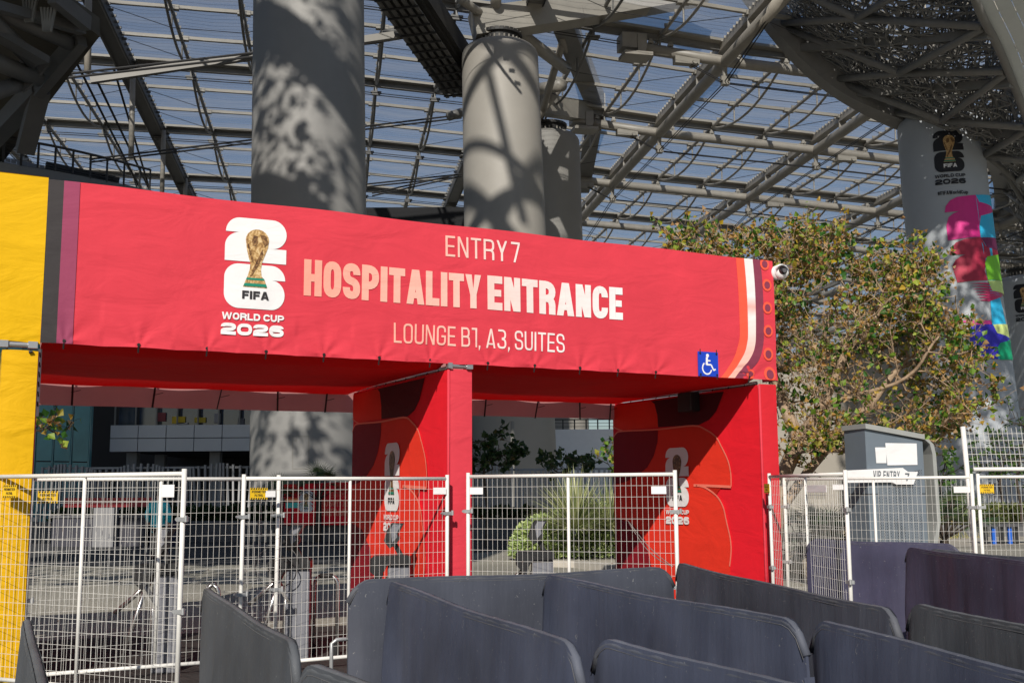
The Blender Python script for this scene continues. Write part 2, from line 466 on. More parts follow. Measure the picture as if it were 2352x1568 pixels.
# ------------------------------------------------------------------ ground
def ground_mat():
    m = bpy.data.materials.new('plaza_concrete'); m.use_nodes = True
    nt = m.node_tree; N = nt.nodes; L = nt.links; b = N['Principled BSDF']
    tc = N.new('ShaderNodeTexCoord')
    n1 = N.new('ShaderNodeTexNoise'); n1.inputs['Scale'].default_value = 0.35; n1.inputs['Detail'].default_value = 8
    n2 = N.new('ShaderNodeTexNoise'); n2.inputs['Scale'].default_value = 26; n2.inputs['Detail'].default_value = 6
    L.new(tc.outputs['Object'], n1.inputs[0]); L.new(tc.outputs['Object'], n2.inputs[0])
    c1 = N.new('ShaderNodeValToRGB'); c1.color_ramp.elements[0].color = (.24, .225, .19, 1); c1.color_ramp.elements[1].color = (.37, .35, .30, 1)
    c1.color_ramp.elements[0].position = .3; c1.color_ramp.elements[1].position = .7
    c2 = N.new('ShaderNodeValToRGB'); c2.color_ramp.elements[0].color = (.55, .55, .55, 1); c2.color_ramp.elements[1].color = (1.25, 1.25, 1.22, 1)
    c2.color_ramp.elements[0].position = .35; c2.color_ramp.elements[1].position = .65
    mx = N.new('ShaderNodeMix'); mx.data_type = 'RGBA'; mx.blend_type = 'MULTIPLY'; mx.inputs[0].default_value = 1
    L.new(n1.outputs['Fac'], c1.inputs[0]); L.new(n2.outputs['Fac'], c2.inputs[0])
    L.new(c1.outputs[0], mx.inputs[6]); L.new(c2.outputs[0], mx.inputs[7]); L.new(mx.outputs[2], b.inputs['Base Color'])
    b.inputs['Roughness'].default_value = .85
    bp = N.new('ShaderNodeBump'); bp.inputs['Strength'].default_value = .5; bp.inputs['Distance'].default_value = .01
    L.new(n2.outputs['Fac'], bp.inputs['Height']); L.new(bp.outputs[0], b.inputs['Normal'])
    return m
mb = MB()
mb.grid(lambda a, b: (-700 + 1400 * a, -200 + 1500 * b, 0), 20, 20)
structure(mb.build('ground', ground_mat()))
mb = MB()
mb.poly([(-60, 25.5, .004), (-3.5, 26.5, .004), (-1.0, 31, .004), (2.5, 36, .004), (60, 38, .004), (60, 47, .004), (-60, 40, .004)])
structure(mb.build('road', mat('asphalt', (.040, .041, .045), .85, var=.35, vscale=9, bump=.3, bscale=120)))
# grooved mat on the deck under the arch
def deck_mat():
    m = mat('deck_boards', (.036, .027, .025), .75, var=.35, vscale=5)
    nt = m.node_tree; N = nt.nodes; L = nt.links
    tc = N.new('ShaderNodeTexCoord'); mp = N.new('ShaderNodeMapping'); mp.inputs['Rotation'].default_value = (0, 0, -YAW)
    wv = N.new('ShaderNodeTexWave'); wv.bands_direction = 'Y'; wv.inputs['Scale'].default_value = 4.2
    L.new(tc.outputs['Object'], mp.inputs[0]); L.new(mp.outputs[0], wv.inputs[0])
    bp = N.new('ShaderNodeBump'); bp.inputs['Strength'].default_value = 1; bp.inputs['Distance'].default_value = .03
    L.new(wv.outputs['Fac'], bp.inputs['Height']); L.new(bp.outputs[0], N['Principled BSDF'].inputs['Normal'])
    return m
mb = MB()
mb.poly([tuple(ap(-6.4, -3.4, .004)), tuple(ap(4.6, -3.4, .004)), tuple(ap(4.6, 2.6, .004)), tuple(ap(-6.4, 3.6, .004))])
structure(mb.build('deck', deck_mat()))
mb = MB()
P0 = [atz(2230, 1205, .006), atz(2000, 1232, .006), atz(2010, 1262, .006), atz(2352, 1250, .006), atz(2500, 1240, .006), atz(2500, 1200, .006)]
mb.poly(P0)
structure(mb.build('path', mat('path_concrete', (.36, .33, .28), .85, var=.15, vscale=4, bump=.2)))

# ------------------------------------------------------------------ columns
def col_profile(rings, depth):
    out = []
    for (xl, xr, y) in rings:
        pc = aty((xl + xr) / 2, y, depth); pl = aty(xl, y, depth); pr = aty(xr, y, depth)
        out.append((pc.z, pc.x, (pr.x - pl.x) / 2))
    return out
def col_at(prof, z):
    P = sorted(prof)
    if z <= P[0][0]: a, b = P[0], P[1]
    elif z >= P[-1][0]: a, b = P[-2], P[-1]
    else:
        for a, b in zip(P, P[1:]):
            if a[0] <= z <= b[0]: break
    t = (z - a[0]) / (b[0] - a[0])
    return a[1] + (b[1] - a[1]) * t, a[2] + (b[2] - a[2]) * t
def column(label, rings, depth, ztop, shoulder=True, cmat=None, group='giant round columns holding up the canopy'):
    prof = col_profile(rings, depth)
    x0, r0 = col_at(prof, 0)
    root = thing('canopy_column', label, 'column', (x0, depth, 0), group)
    mb = MB(); n = 72; k = 0; rows = []
    zs = [ztop * i / 30 for i in range(31)]
    ring = []
    for z in zs: ring.append((z, 1.0, 0))
    if shoulder:
        ring.pop()
        for a in range(0, 91, 15): ring.append((ztop - .55 + .55 * sin(radians(a)), None, .55 * (1 - cos(radians(a)))))
    for (z, q, ins) in ring:
        cx, r = col_at(prof, z); r -= ins
        for i in range(n):
            t = 2 * pi * i / n
            mb.v.append((cx + r * cos(t), depth + r * sin(t), z))
    for j in range(len(ring) - 1):
        for i in range(n):
            i2 = (i + 1) % n
            mb.f.append((j * n + i, j * n + i2, (j + 1) * n + i2, (j + 1) * n + i))
    mb.f.append(tuple(range((len(ring) - 1) * n, len(ring) * n)))
    mb.build('shaft', cmat or M_COL, root, smooth=True)
    if shoulder:
        cx, r = col_at(prof, ztop)
        b2 = MB(); b2.lathe((cx, depth, ztop), [(r * .62, 0), (r * .62, .14), (r * .52, .16), (r * .52, .55), (r * .60, .57), (r * .60, .75)], 36)
        b2.build('bearing', M_STEEL_D, root, smooth=False)
        b3 = MB()
        for i in range(28):
            a = 2 * pi * i / 28
            b3.tube((cx + r * .57 * cos(a), depth + r * .57 * sin(a), ztop + .1), (cx + r * .57 * cos(a), depth + r * .57 * sin(a), ztop + .34), .05, 6)
            b3.bar((cx + r * .53 * cos(a), depth + r * .53 * sin(a), ztop + .60), (cx + r * .60 * cos(a), depth + r * .60 * sin(a), ztop + .74), .05, .10)
        b3.build('anchor_bolts', M_STEEL, root)
    return root, prof
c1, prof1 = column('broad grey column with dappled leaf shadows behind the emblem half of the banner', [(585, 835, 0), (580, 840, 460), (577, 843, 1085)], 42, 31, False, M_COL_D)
c2, prof2 = column('pale column with rounded top and crossing beam shadows behind the words ENTRY 7', [(1060, 1233, 72), (1066, 1254, 530), (1080, 1275, 980)], 58, 25.9)
c2b, prof2b = column('shorter looking pale column half hidden behind the column with the rounded top', [(1190, 1329, 275), (1196, 1338, 545)], 71.7, 25.4)
c3, prof3 = column('leaning column wearing the black emblem and the pink and blue wrap', [(2062, 2246, 245), (2078, 2265, 459), (2092, 2280, 578), (2122, 2317, 841)], 60, 22.4, True, M_COL_B)
c4, prof4 = column('far column at the right edge with part of a dark emblem', [(2288, 2420, 636), (2306, 2440, 800)], 85, 18.0, True, M_COL_B)
# access door on the first column
def cyl_map(prof, depth, zoff=0.0, th0=0.0):
    """x = arc length from the line facing the camera, y = height"""
    def f(x, y, l=0.0):
        cx, r = col_at(prof, y)
        base = atan2(-depth, -cx) + th0
        a = base + x / r
        return (cx + (r + .01 + l) * cos(a), depth + (r + .01 + l) * sin(a), y)
    return f
def col_px(prof, depth, x, y):
    """surface coordinates (arc, z) of a picture point on a column"""
    d = ray(x, y); best = None
    for k in range(3000):
        t = depth - 4 + k * .0015
        q = CAMP + d * (t / d.y)
        cx, r = col_at(prof, q.z)
        e = hypot(q.x - cx, q.y - depth) - r
        if best is None or e < best[0]: best = (e, q, cx, r)
        if e <= 0: break
    e, p, cx, r = best
    miss = .55 if e > 0 and p.x > cx else 0.0
    a = atan2(p.y - depth, p.x - cx) - atan2(-depth, -cx)
    while a > pi: a -= 2 * pi
    while a < -pi: a += 2 * pi
    return a * r + miss, p.z
f1 = cyl_map(prof1, 42)
q = [col_px(prof1, 42, x, y) for x, y in ((671, 1000), (710, 1000), (707, 1077), (671, 1077))]
x0, x1 = q[0][0], q[1][0]; z1, z0 = q[0][1], q[2][1]
fr = .035
ed = [[(x0, z0), (x0 + fr, z0), (x0 + fr, z1), (x0, z1)], [(x1 - fr, z0), (x1, z0), (x1, z1), (x1 - fr, z1)], [(x0 + fr, z1 - fr), (x1 - fr, z1 - fr), (x1 - fr, z1), (x0 + fr, z1)], [(x0 + fr, z0), (x1 - fr, z0), (x1 - fr, z0 + fr), (x0 + fr, z0 + fr)],
      [(x0 + .1, z0 + 1.0), (x0 + .16, z0 + 1.0), (x0 + .16, z0 + 1.1), (x0 + .1, z0 + 1.1)]]
flat_mesh('access_door', ed, f1, M_STEEL_G, c1, 0.0, cut=.2)

# wraps and emblems on columns
def flatc(name, rgb, rough=.55): return mat(name, rgb, rough, var=.04, vscale=2)
NAVY = flatc('print_navy', (.006, .007, .013)); WHITE = flatc('print_white', (.78, .78, .80))
def gold_mat(name, a, b, c):
    m = mat(name, a, .5)
    N = m.node_tree.nodes; L = m.node_tree.links
    tc = N.new('ShaderNodeTexCoord'); no = N.new('ShaderNodeTexNoise'); no.inputs['Scale'].default_value = 16; no.inputs['Detail'].default_value = 6; no.inputs['Distortion'].default_value = 2.5
    cr = N.new('ShaderNodeValToRGB'); e = cr.color_ramp.elements
    e[0].position = .30; e[0].color = (*c, 1); e[1].position = .72; e[1].color = (*b, 1)
    k = e.new(.5); k.color = (*a, 1)
    L.new(tc.outputs['Object'], no.inputs[0]); L.new(no.outputs['Fac'], cr.inputs[0]); L.new(cr.outputs[0], N['Principled BSDF'].inputs['Base Color'])
    return m
GOLD = gold_mat('print_gold', (.50, .30, .11), (.80, .62, .36), (.20, .095, .03))
GOLD_D = gold_mat('print_gold_shadow', (.16, .075, .025), (.42, .24, .09), (.06, .025, .01))
GREEN = flatc('print_green', (.005, .22, .14)); BLACKP = flatc('print_black', (.025, .022, .024))
f3 = cyl_map(prof3, 60)
e0 = col_px(prof3, 60, 2141, 306); e1 = col_px(prof3, 60, 2209, 300)
sc3 = (e1[0] - e0[0])
emblem(f3, c3, NAVY, NAVY, WHITE, GOLD, GOLD_D, GREEN, sc3, e0[0], e0[1] + .05, cut=.35, lift=.03, hashtag=True)
def c3p(pts): return [col_px(prof3, 60, x, y) for x, y in pts]
def src5(px, py): return ((3550 + px / 1.5366) / 1.7415, (480 + py / 1.5372) / 1.7415)
def wrap(name, pts, colr, lift):
    P = [col_px(prof3, 60, *src5(x + (30 if x > 594 + (y - 460) * .128 else 0), y)) for x, y in pts]
    flat_mesh(name, [P], f3, flatc('print_' + name, tuple(min(.85, c * 1.5 + .004) for c in colr)), c3, lift, cut=.3)
wrap('sky_blue_panel', [(538, 462), (606, 460), (640, 722), (660, 985), (712, 1340), (735, 1470), (660, 1470), (640, 1250), (620, 990), (570, 722), (556, 590)], (.02, .33, .72), .03)
wrap('pink_shape', [(352, 570), (358, 530), (385, 495), (425, 475), (538, 462), (560, 505), (610, 548), (570, 590), (560, 660), (568, 720), (372, 742), (362, 650), (375, 600), (405, 575), (440, 562)], (.46, .012, .17), .034)
wrap('crimson_shape', [(382, 830), (390, 790), (420, 755), (470, 733), (570, 722), (600, 775), (645, 812), (600, 850), (595, 930), (612, 985), (430, 1000), (398, 900), (420, 860), (450, 838), (480, 828)], (.29, .010, .04), .034)
wrap('plum_corner', [(570, 724), (638, 722), (645, 810), (610, 785)], (.12, .006, .06), .038)
wrap('green_shape', [(596, 880), (608, 840), (648, 815), (668, 985), (614, 985)], (.14, .42, .02), .038)
wrap('lime_corner', [(614, 988), (668, 988), (682, 1078), (640, 1050)], (.42, .60, .18), .038)
for k in range(7):
    yy = 1000 + k * 17
    wrap('magenta_streak', [(500 + k * 10, yy + 6), (600, yy), (676, 1078 - (6 - k) * 4), (620, yy + 14)], (.42, .02, .10), .036 + k * .0005)
wrap('blue_shape', [(500, 1290), (520, 1262), (640, 1256), (680, 1310), (715, 1345), (680, 1390), (676, 1470), (520, 1470)], (.025, .018, .36), .036)
wrap('rose_band', [(440, 1235), (630, 1232), (640, 1255), (520, 1260)], (.45, .03, .2), .037)
wrap('lime_quarter', [(645, 1257), (700, 1256), (714, 1340), (670, 1310)], (.48, .62, .20), .039)
wrap('emerald_shape', [(672, 1400), (690, 1370), (718, 1350), (735, 1475), (690, 1475)], (.0, .28, .13), .039)
f4 = cyl_map(prof4, 85)
e0 = col_px(prof4, 85, 2326, 655)
emblem(f4, c4, NAVY, NAVY, WHITE, GOLD, GOLD_D, GREEN, sc3 * .95, e0[0], e0[1], cut=.35, lift=.03)

# ------------------------------------------------------------------ canopy
PA = Vector((cos(radians(12.0)), sin(radians(12.0)), 0)); PB = Vector((sin(radians(-9.3)), cos(radians(-9.3)), 0))
R0 = Vector((10.6, 75.9, 0)); SA = 12.1; SB = 13.35
ZS = [(-20, 29.7), (-1, 29.7), (0, 29.15), (1, 28.2), (2, 27.65), (3, 27.0), (4, 26.35), (5, 25.6), (9, 22.5)]
def zroof(s):
    for (a, za), (b, zb) in zip(ZS, ZS[1:]):
        if a <= s <= b: return za + (zb - za) * (s - a) / (b - a)
    return ZS[-1][1]
def RP(s, t, dz=0.0):
    p = R0 + PA * ((s - 1) * SA) + PB * ((t - 2) * SB)
    return Vector((p.x, p.y, zroof(s) + dz))
S0, S1, T0, T1 = -5, 8, 0.3, 12
canopy = thing('stadium_canopy', 'vast clear film roof on a pale steel grid high above the plaza', 'canopy', (0, 60, 0))
def film_mat():
    m = bpy.data.materials.new('roof_film'); m.use_nodes = True
    nt = m.node_tree; N = nt.nodes; L = nt.links
    for n in list(N): N.remove(n)
    out = N.new('ShaderNodeOutputMaterial')
    tr = N.new('ShaderNodeBsdfTransparent'); tr.inputs[0].default_value = (.93, .96, 1.0, 1)
    df = N.new('ShaderNodeBsdfDiffuse'); df.inputs[0].default_value = (.70, .73, .80, 1)
    tl = N.new('ShaderNodeBsdfTranslucent'); tl.inputs[0].default_value = (.70, .73, .80, 1)
    gl = N.new('ShaderNodeBsdfGlossy'); gl.inputs['Roughness'].default_value = .22; gl.inputs[0].default_value = (.8, .8, .8, 1)
    uv = N.new('ShaderNodeUVMap'); uv.uv_map = 'bay'
    sep = N.new('ShaderNodeSeparateXYZ'); L.new(uv.outputs[0], sep.inputs[0])
    # seams: 24 thin printed lines to a bay
    mu = N.new('ShaderNodeMath'); mu.operation = 'MULTIPLY'; mu.inputs[1].default_value = 27; L.new(sep.outputs[1], mu.inputs[0])
    fr = N.new('ShaderNodeMath'); fr.operation = 'FRACT'; L.new(mu.outputs[0], fr.inputs[0])
    lt = N.new('ShaderNodeMath'); lt.operation = 'LESS_THAN'; lt.inputs[1].default_value = .05; L.new(fr.outputs[0], lt.inputs[0])
    # milky cleaning streaks running with the seams
    tc = N.new('ShaderNodeTexCoord'); mp = N.new('ShaderNodeMapping'); mp.inputs['Scale'].default_value = (1.5, 9, 1); L.new(uv.outputs[0], mp.inputs[0])
    no = N.new('ShaderNodeTexNoise'); no.inputs['Scale'].default_value = 1.0; no.inputs['Detail'].default_value = 4; L.new(mp.outputs[0], no.inputs[0])
    rg = N.new('ShaderNodeMapRange'); rg.inputs[1].default_value = .40; rg.inputs[2].default_value = .72; rg.inputs[3].default_value = .24; rg.inputs[4].default_value = .50; L.new(no.outputs['Fac'], rg.inputs[0])
    m1 = N.new('ShaderNodeMixShader'); m1.inputs[0].default_value = .5; L.new(df.outputs[0], m1.inputs[1]); L.new(tl.outputs[0], m1.inputs[2])
    m2 = N.new('ShaderNodeMixShader'); L.new(rg.outputs[0], m2.inputs[0]); L.new(tr.outputs[0], m2.inputs[1]); L.new(m1.outputs[0], m2.inputs[2])
    m3 = N.new('ShaderNodeMixShader'); m3.inputs[0].default_value = .05; L.new(m2.outputs[0], m3.inputs[1]); L.new(gl.outputs[0], m3.inputs[2])
    ln = N.new('ShaderNodeBsdfDiffuse'); ln.inputs[0].default_value = (.34, .34, .36, 1)
    m4 = N.new('ShaderNodeMixShader'); m4.inputs[0].default_value = 0; L.new(lt.outputs[0], m4.inputs[0]); L.new(m3.outputs[0], m4.inputs[1]); L.new(ln.outputs[0], m4.inputs[2])
    L.new(m4.outputs[0], out.inputs['Surface'])
    return m
# film: pillowed bays
fb = MB(); uvs = []
for s in range(S0, S1):
    for t in range(0, T1):
        t_a = T0 if t == 0 else t
        k = len(fb.v); nu, nv = 6, 6
        for i in range(nu + 1):
            for j in range(nv + 1):
                a, b = i / nu, j / nv
                tt = t_a + (t + 1 - t_a) * b
                p = RP(s + a, tt, -.45 * (sin(pi * a * 3) ** 2) * sin(pi * b) * .25)
                fb.v.append(tuple(p)); uvs.append((s + a, tt))
        for i in range(nu):
            for j in range(nv):
                q0 = k + i * (nv + 1) + j
                fb.f.append((q0, q0 + nv + 1, q0 + nv + 2, q0 + 1))
film = fb.build('roof_film', film_mat(), canopy, smooth=True)
ul = film.data.uv_layers.new(name='bay')
for lp in film.data.loops: ul.data[lp.index].uv = uvs[lp.vertex_index]
# row gutters (white flashing) and the tubes under them on the right
for t in range(1, T1 + 1):
    g = MB(); d = MB()
    for s in range(S0, S1):
        g.bar(RP(s, t, -.12), RP(s + 1, t, -.12), .95, .16)
        d.bar(RP(s, t + .014, -.38), RP(s + 1, t + .014, -.38), .30, .34)
    g.build('gutter', M_STEEL_W, canopy); d.build('gutter_beam', M_STEEL_G, canopy)
    if t <= 7:
        tb = MB()
        tb.path([RP(s, t, -1.25) for s in [.55, 1, 2, 3, 4, 5, 6, 7]], .33 if t < 6 else .4, 14)
        tb.build('main_tube', M_STEEL, canopy, smooth=True)
        for s in [.62, .72, 1.08, 1.33, 1.67, 1.92, 2.08, 2.33, 2.67, 2.92, 3.08, 3.33, 3.67, 3.92, 4.08, 4.33, 4.67]:
            if t > 5: break
            hg = MB(); p = RP(s, t, -.84)
            hg.box(p, (.34, .40, .12)); hg.box(p + Vector((-.1, 0, -.14)), (.07, .3, .3)); hg.box(p + Vector((.1, 0, -.14)), (.07, .3, .3)); hg.box(p + Vector((0, 0, .12)), (.2, .25, .2)); hg.build('tube_seat', M_STEEL_W, canopy)
    # cable below the row on the left part
    cb = MB()
    for dzz in (-1.05, -1.2):
        cb.path([RP(s, t, dzz) for s in np.arange(S0, 1.01, .5)], .032, 5)
    cb.build('row_cable', M_CABLE, canopy)
# grid lines that run away from the camera
for s in range(S0, S1 + 1):
    lo = MB(); ch = MB(); tooth = MB()
    ts = [T0] + list(range(1, T1 + 1))
    if s >= 1:
        lo.path([RP(s, t, -1.3) for t in ts if t <= 9], .36, 14)
        lo.build('main_tube', M_STEEL, canopy, smooth=True)
        for a, b in zip(ts, ts[1:]): ch.bar(RP(s, a, -.35), RP(s, b, -.35), .5, .5)
        ch.build('channel_beam', M_STEEL, canopy)
        for t in np.arange(T0, 7, 1 / 27.):
            tooth.box(RP(s - .024, t, -.16), (.10, .07, .14)); tooth.box(RP(s + .024, t, -.16), (.10, .07, .14))
        tooth.build('film_clamp', M_STEEL, canopy)['kind'] = 'stuff'
        for t in range(1, 7):
            for q in (-.33, .33):
                pl = MB(); p = RP(s, t + q, -.8); pl.box(p, (.5, .12, .6)); pl.build('web_plate', M_STEEL, canopy)
    else:
        wd = 1.0 if s in (-2, 0) else .42
        for a, b in zip(ts, ts[1:]): ch.bar(RP(s, a, -.55), RP(s, b, -.55), wd, .75)
        ch.build('girder', M_STEEL_D if s == -2 else M_RIB, canopy)
        for t in np.arange(1, 8, 1 / 16.):
            for sg in (-1, 1): tooth.box(RP(s, t, -.42) + PA * sg * (wd / 2 + .10), (.22, .10, .14))
        tooth.build('film_clamp', M_RIB, canopy)['kind'] = 'stuff'
        cb = MB()
        for sg in (-1, 1): cb.path([RP(s, t, -1.05) + PA * sg * wd * .45 for t in ts], .05, 5)
        cb.build('girder_cable', M_CABLE, canopy)
# secondary purlins (light, along the rows)
for t in range(0, 9):
    for q in (1 / 3., 2 / 3.):
        if t + q < T0: continue
        pb = MB()
        for s in range(S0, S1): pb.bar(RP(s, t + q, -.2), RP(s + 1, t + q, -.2), .2, .2)
        for s3 in range(S0 * 3, S1 * 3 + 1):
            if t < 6: pb.box(RP(s3 / 3., t + q, -.24), (.75, .34, .26), radians(12))
        pb.build('purlin', M_STEEL_W, canopy)
# bowed ribs: straight chord with a curved rod and posts beneath, two to a bay
for s3 in range(S0 * 3, S1 * 3):
    if s3 % 3 == 0: continue
    s = s3 / 3.
    if s3 > 16: continue
    far = 9
    rb_ = MB(); bw = MB()
    for t in range(0, far):
        ta = T0 if t == 0 else t
        rb_.tube(RP(s, ta, -.42), RP(s, t + 1, -.42), .115, 7, cap=False)
        pts = []
        for i in range(11):
            b = i / 10.; pts.append(RP(s, t + b, -.42 - 1.25 * 4 * b * (1 - b)))
        bw.path(pts, .085, 7)
        for b in (1 / 3., 2 / 3.):
            bw.tube(RP(s, t + b, -.2), RP(s, t + b, -.42 - 1.25 * 4 * b * (1 - b)), .055, 6, cap=False)
        if t < 5:
            for i in range(14):
                rb_.box(RP(s, t + (i + .5) / 14, -.27), (.3, .06, .2), radians(12))
    mtl = M_STEEL if s > .4 else M_RIB
    rb_.build('rib_chord', mtl, canopy); bw.build('bow_rod', mtl, canopy, smooth=True)
# thin bracing wires in the bays
for t in range(0, 6):
    for q in (1 / 3., 2 / 3.):
        br = MB()
        for s in range(-3, 6):
            for k in (0, 1, 2):
                a = RP(s + k / 3., t + q, -.3 if k % 3 == 0 else -1.45); b = RP(s + (k + 1) / 3., t + q, -.3 if (k + 1) % 3 == 0 else -1.45)
                br.tube(a, b, .022, 4, cap=False)
        br.build('bracing_wire', M_CABLE, canopy)
# flying posts and cable net under the nodes on the right
def node_low(s, t): return RP(s, t, -2.6 if t < 3.5 else -4.2)
cn = MB()
for s in range(1, 6):
    for t in range(1, 7):
        st = MB(); lo = node_low(s, t)
        st.tube(RP(s, t, -1.5), lo + Vector((0, 0, .3)), .17, 10, .13)
        st.box(lo + Vector((0, 0, .25)), (.55, .3, .28), radians(12)); st.box(lo, (.42, .42, .26), radians(12))
        st.build('flying_post', M_STEEL_W if t < 5 else M_STEEL_G, canopy)
        for sg in (-.09, .09):
            if t < 6: cn.tube(lo + PA * sg, node_low(s, t + 1) + PA * sg, .035, 5, cap=False)
            if s < 5: cn.tube(lo + PB * sg, node_low(s + 1, t) + PB * sg, .035, 5, cap=False)
for t in range(1, 5):
    p0 = RP(.78, t, -1.6); lo = node_low(1, t)
    for sg in (-.09, .09): cn.tube(p0 + PB * sg, lo + PB * sg, .035, 5, cap=False)
    for sg in (-.09, .09): cn.tube(RP(1, .5, -1.6) + PA * sg, node_low(1, 1) + PA * sg, .035, 5, cap=False)
cn.build('cable_net', M_CABLE, canopy)
for t in range(1, 5):
    for s_ in (.80, 2.2):
        an = MB(); p = RP(s_, t, -1.62) ; an.bar(p - PA * .75, p + PA * .75, .5, .42)
        an.tube(p + PA * .45 - PB * .4 + Vector((0, 0, -.1)), p + PA * .45 + PB * .4 + Vector((0, 0, -.1)), .16, 10); an.build('cable_anchor', M_STEEL_W, canopy)
# masts and long double cables under the left half
for (xa, ya, xb, yb, dp) in ((305, 176, 301, 364, 66), (376, 300, 372, 446, 80), (427, 410, 424, 470, 94), (203, 0, 201, 168, 52)):
    ms = MB(); ms.tube(aty(xa, ya, dp), aty(xb, yb, dp), .17, 10); ms.build('hanging_mast', M_STEEL, canopy, smooth=True)
cb = MB()
def dcable(x0, y0, d0, x1, y1, d1, gap, r=.06):
    for k in (0, 1):
        a = aty(x0, y0 + gap * k, d0); b = aty(x1, y1 + gap * k, d1)
        cb.tube(a, b, r, 6, cap=False)
dcable(140, 172, 50, 880, 88, 56, 9)
dcable(205, 366, 62, 1060, 264, 70, 7)
dcable(590, 450, 74, 1060, 400, 80, 6)
dcable(855, 444, 76, 1055, 400, 78, 6)
dcable(215, 170, 56, 350, 450, 78, 0, .075)
dcable(176, 145, 56, 330, 450, 78, 0, .075)
dcable(262, 160, 60, 348, 450, 80, 0, .07)
cb.build('tie_cable', M_CABLE, canopy)
tr = MB()
tr.bar(aty(208, 184, 52), aty(905, 82, 55), .3, .36); tr.build('strut_beam', M_STEEL_G, canopy)
sk = MB()
sk.tube(aty(880, 80, 55.5), aty(930, 68, 55.8), .22, 10); sk.tube(aty(880, 88, 55.5), aty(930, 80, 55.8), .22, 10); sk.tube(aty(925, 74, 55.6), aty(952, 66, 55.8), .40, 14)
sk.tube(aty(1030, 268, 69), aty(1062, 258, 69.5), .3, 10)
sk.build('cable_socket', M_RIB, canopy, smooth=True)
# cross clamps where the cables meet the rows
for s in range(-5, 1):
    for k in range(3):
        for t in range(1, 6):
            cl = MB(); p = RP(s + k / 3., t, -1.0)
            cl.box(p, (.7, .3, .1), radians(12)); cl.box(p + Vector((0, 0, -.14)), (.55, .2, .12), radians(12)); cl.box(p + Vector((0, 0, .2)), (.12, .12, .35)); cl.build('cable_clamp', M_RIB, canopy)

# ------------------------------------------------------------------ edge girders of the canopy (box girders over the column heads)
edge = thing('edge_girder', 'welded box girder resting on the rounded column head', 'girder', tuple(aty(1150, 40, 58)))
g = MB()
gp = [aty(1085, 60, 57.5), aty(1330, 24, 58.6), aty(1620, -24, 60)]
for a, b in zip(gp, gp[1:]): g.bar(a, b, 1.3, 1.5)
g.build('top_girder', M_STEEL_W, edge)
g = MB()
tip = [aty(1291, 40, 60), aty(1368, 232, 76), aty(1366, 262, 78), aty(1337, 430, 92)]
g.bar(tip[0], tip[1], 1.25, 1.1); g.bar(tip[1], tip[2], 1.4, 1.2); g.bar(tip[2], tip[3], 1.2, 1.1)
g.build('raking_girder', M_STEEL_G, edge)
g = MB()
g.bar(aty(1240, 240, 71), aty(1372, 262, 76), .8, 1.35); g.build('cross_girder', M_STEEL_W, edge)
for t, (x, y) in ((1, (1340, 86)), (2, (1385, 262)), (3, (1342, 396))):
    g = MB(); d_ = RP(.55, t, -1.25)
    g.box(d_ + Vector((-.3, 0, .25)), (1.5, 1.1, .9), radians(12)); g.box(d_ + Vector((-.1, -.1, -.6)), (1.7, 1.3, .22), radians(12))
    for k in range(5): g.box(d_ + Vector((.15 + .05 * k, 0, .1)) + PB * (-.5 + .25 * k), (.5, .06, 1.0), radians(12))
    g.build('bearing_bracket', M_STEEL, edge)
for (x0, y0, d0, x1, y1, d1, r) in ((1165, 56, 58, 1300, 158, 66, .38), (1238, 205, 70, 1292, 196, 68, .40), (1300, 70, 62, 1240, 275, 71, .24), (1290, 90, 62, 1338, 200, 74, .2), (1225, 280, 70, 1300, 180, 70, .3), (1060, 0, 55, 1118, 42, 58, .24), (1138, -30, 56, 1140, 40, 58, .3), (1215, 60, 58.5, 1225, 30, 60, .3)):
    g = MB(); g.tube(aty(x0, y0, d0), aty(x1, y1, d1), r, 12); g.build('diagonal_brace', M_STEEL, edge, smooth=True)

walk = thing('walkway_truss', 'dark service walkway truss hung with cable trays, running down to the rounded column head', 'truss', tuple(aty(960, 60, 55)))
a0, a1 = aty(880, -60, 50), aty(1062, 205, 62)
dirv = (a1 - a0).normalized()
g = MB(); g.bar(a0, a1, 2.1, .4); g.bar(a0 + Vector((1.2, 0, .5)), a1 + Vector((1.2, 0, .5)), .35, 1.1); g.build('deck', M_STEEL_D, walk)
side = dirv.cross(Vector((0, 0, 1))).normalized()
for k in range(5):
    g = MB(); o = side * (-.9 + .42 * k) + Vector((0, 0, -.42))
    g.bar(a0 + o, a1 + o, .2, .1); g.build('cable_tray', M_RIB, walk)
g = MB()
for k in range(14):
    p = a0 + (a1 - a0) * ((k + .5) / 14)
    g.bar(p - side * .98 + Vector((0, 0, -.55)), p + side * .98 + Vector((0, 0, -.55)), .10, .08)
g.build('hanger_frame', M_STEEL_D, walk)
g = MB(); p = aty(1004, 138, 60); g.box(p, (.42, .3, .34), .4)
lm = mat('blue_lamp', (.01, .03, .5), .3)
lm.node_tree.nodes['Principled BSDF'].inputs['Emission Color'].default_value = (.02, .08, 1, 1); lm.node_tree.nodes['Principled BSDF'].inputs['Emission Strength'].default_value = 1.2
g.build('floodlight', lm, walk)
for k, (x, y) in enumerate(((1024, 180), (1030, 168), (992, 100), (985, 92))):
    g = MB(); p = aty(x, y, 60); g.box(p, (.3, .25, .3), .3 * k); g.tube(p, p + Vector((-.3, .1, .9)), .05, 6); g.build('floodlight', M_RIB, walk)

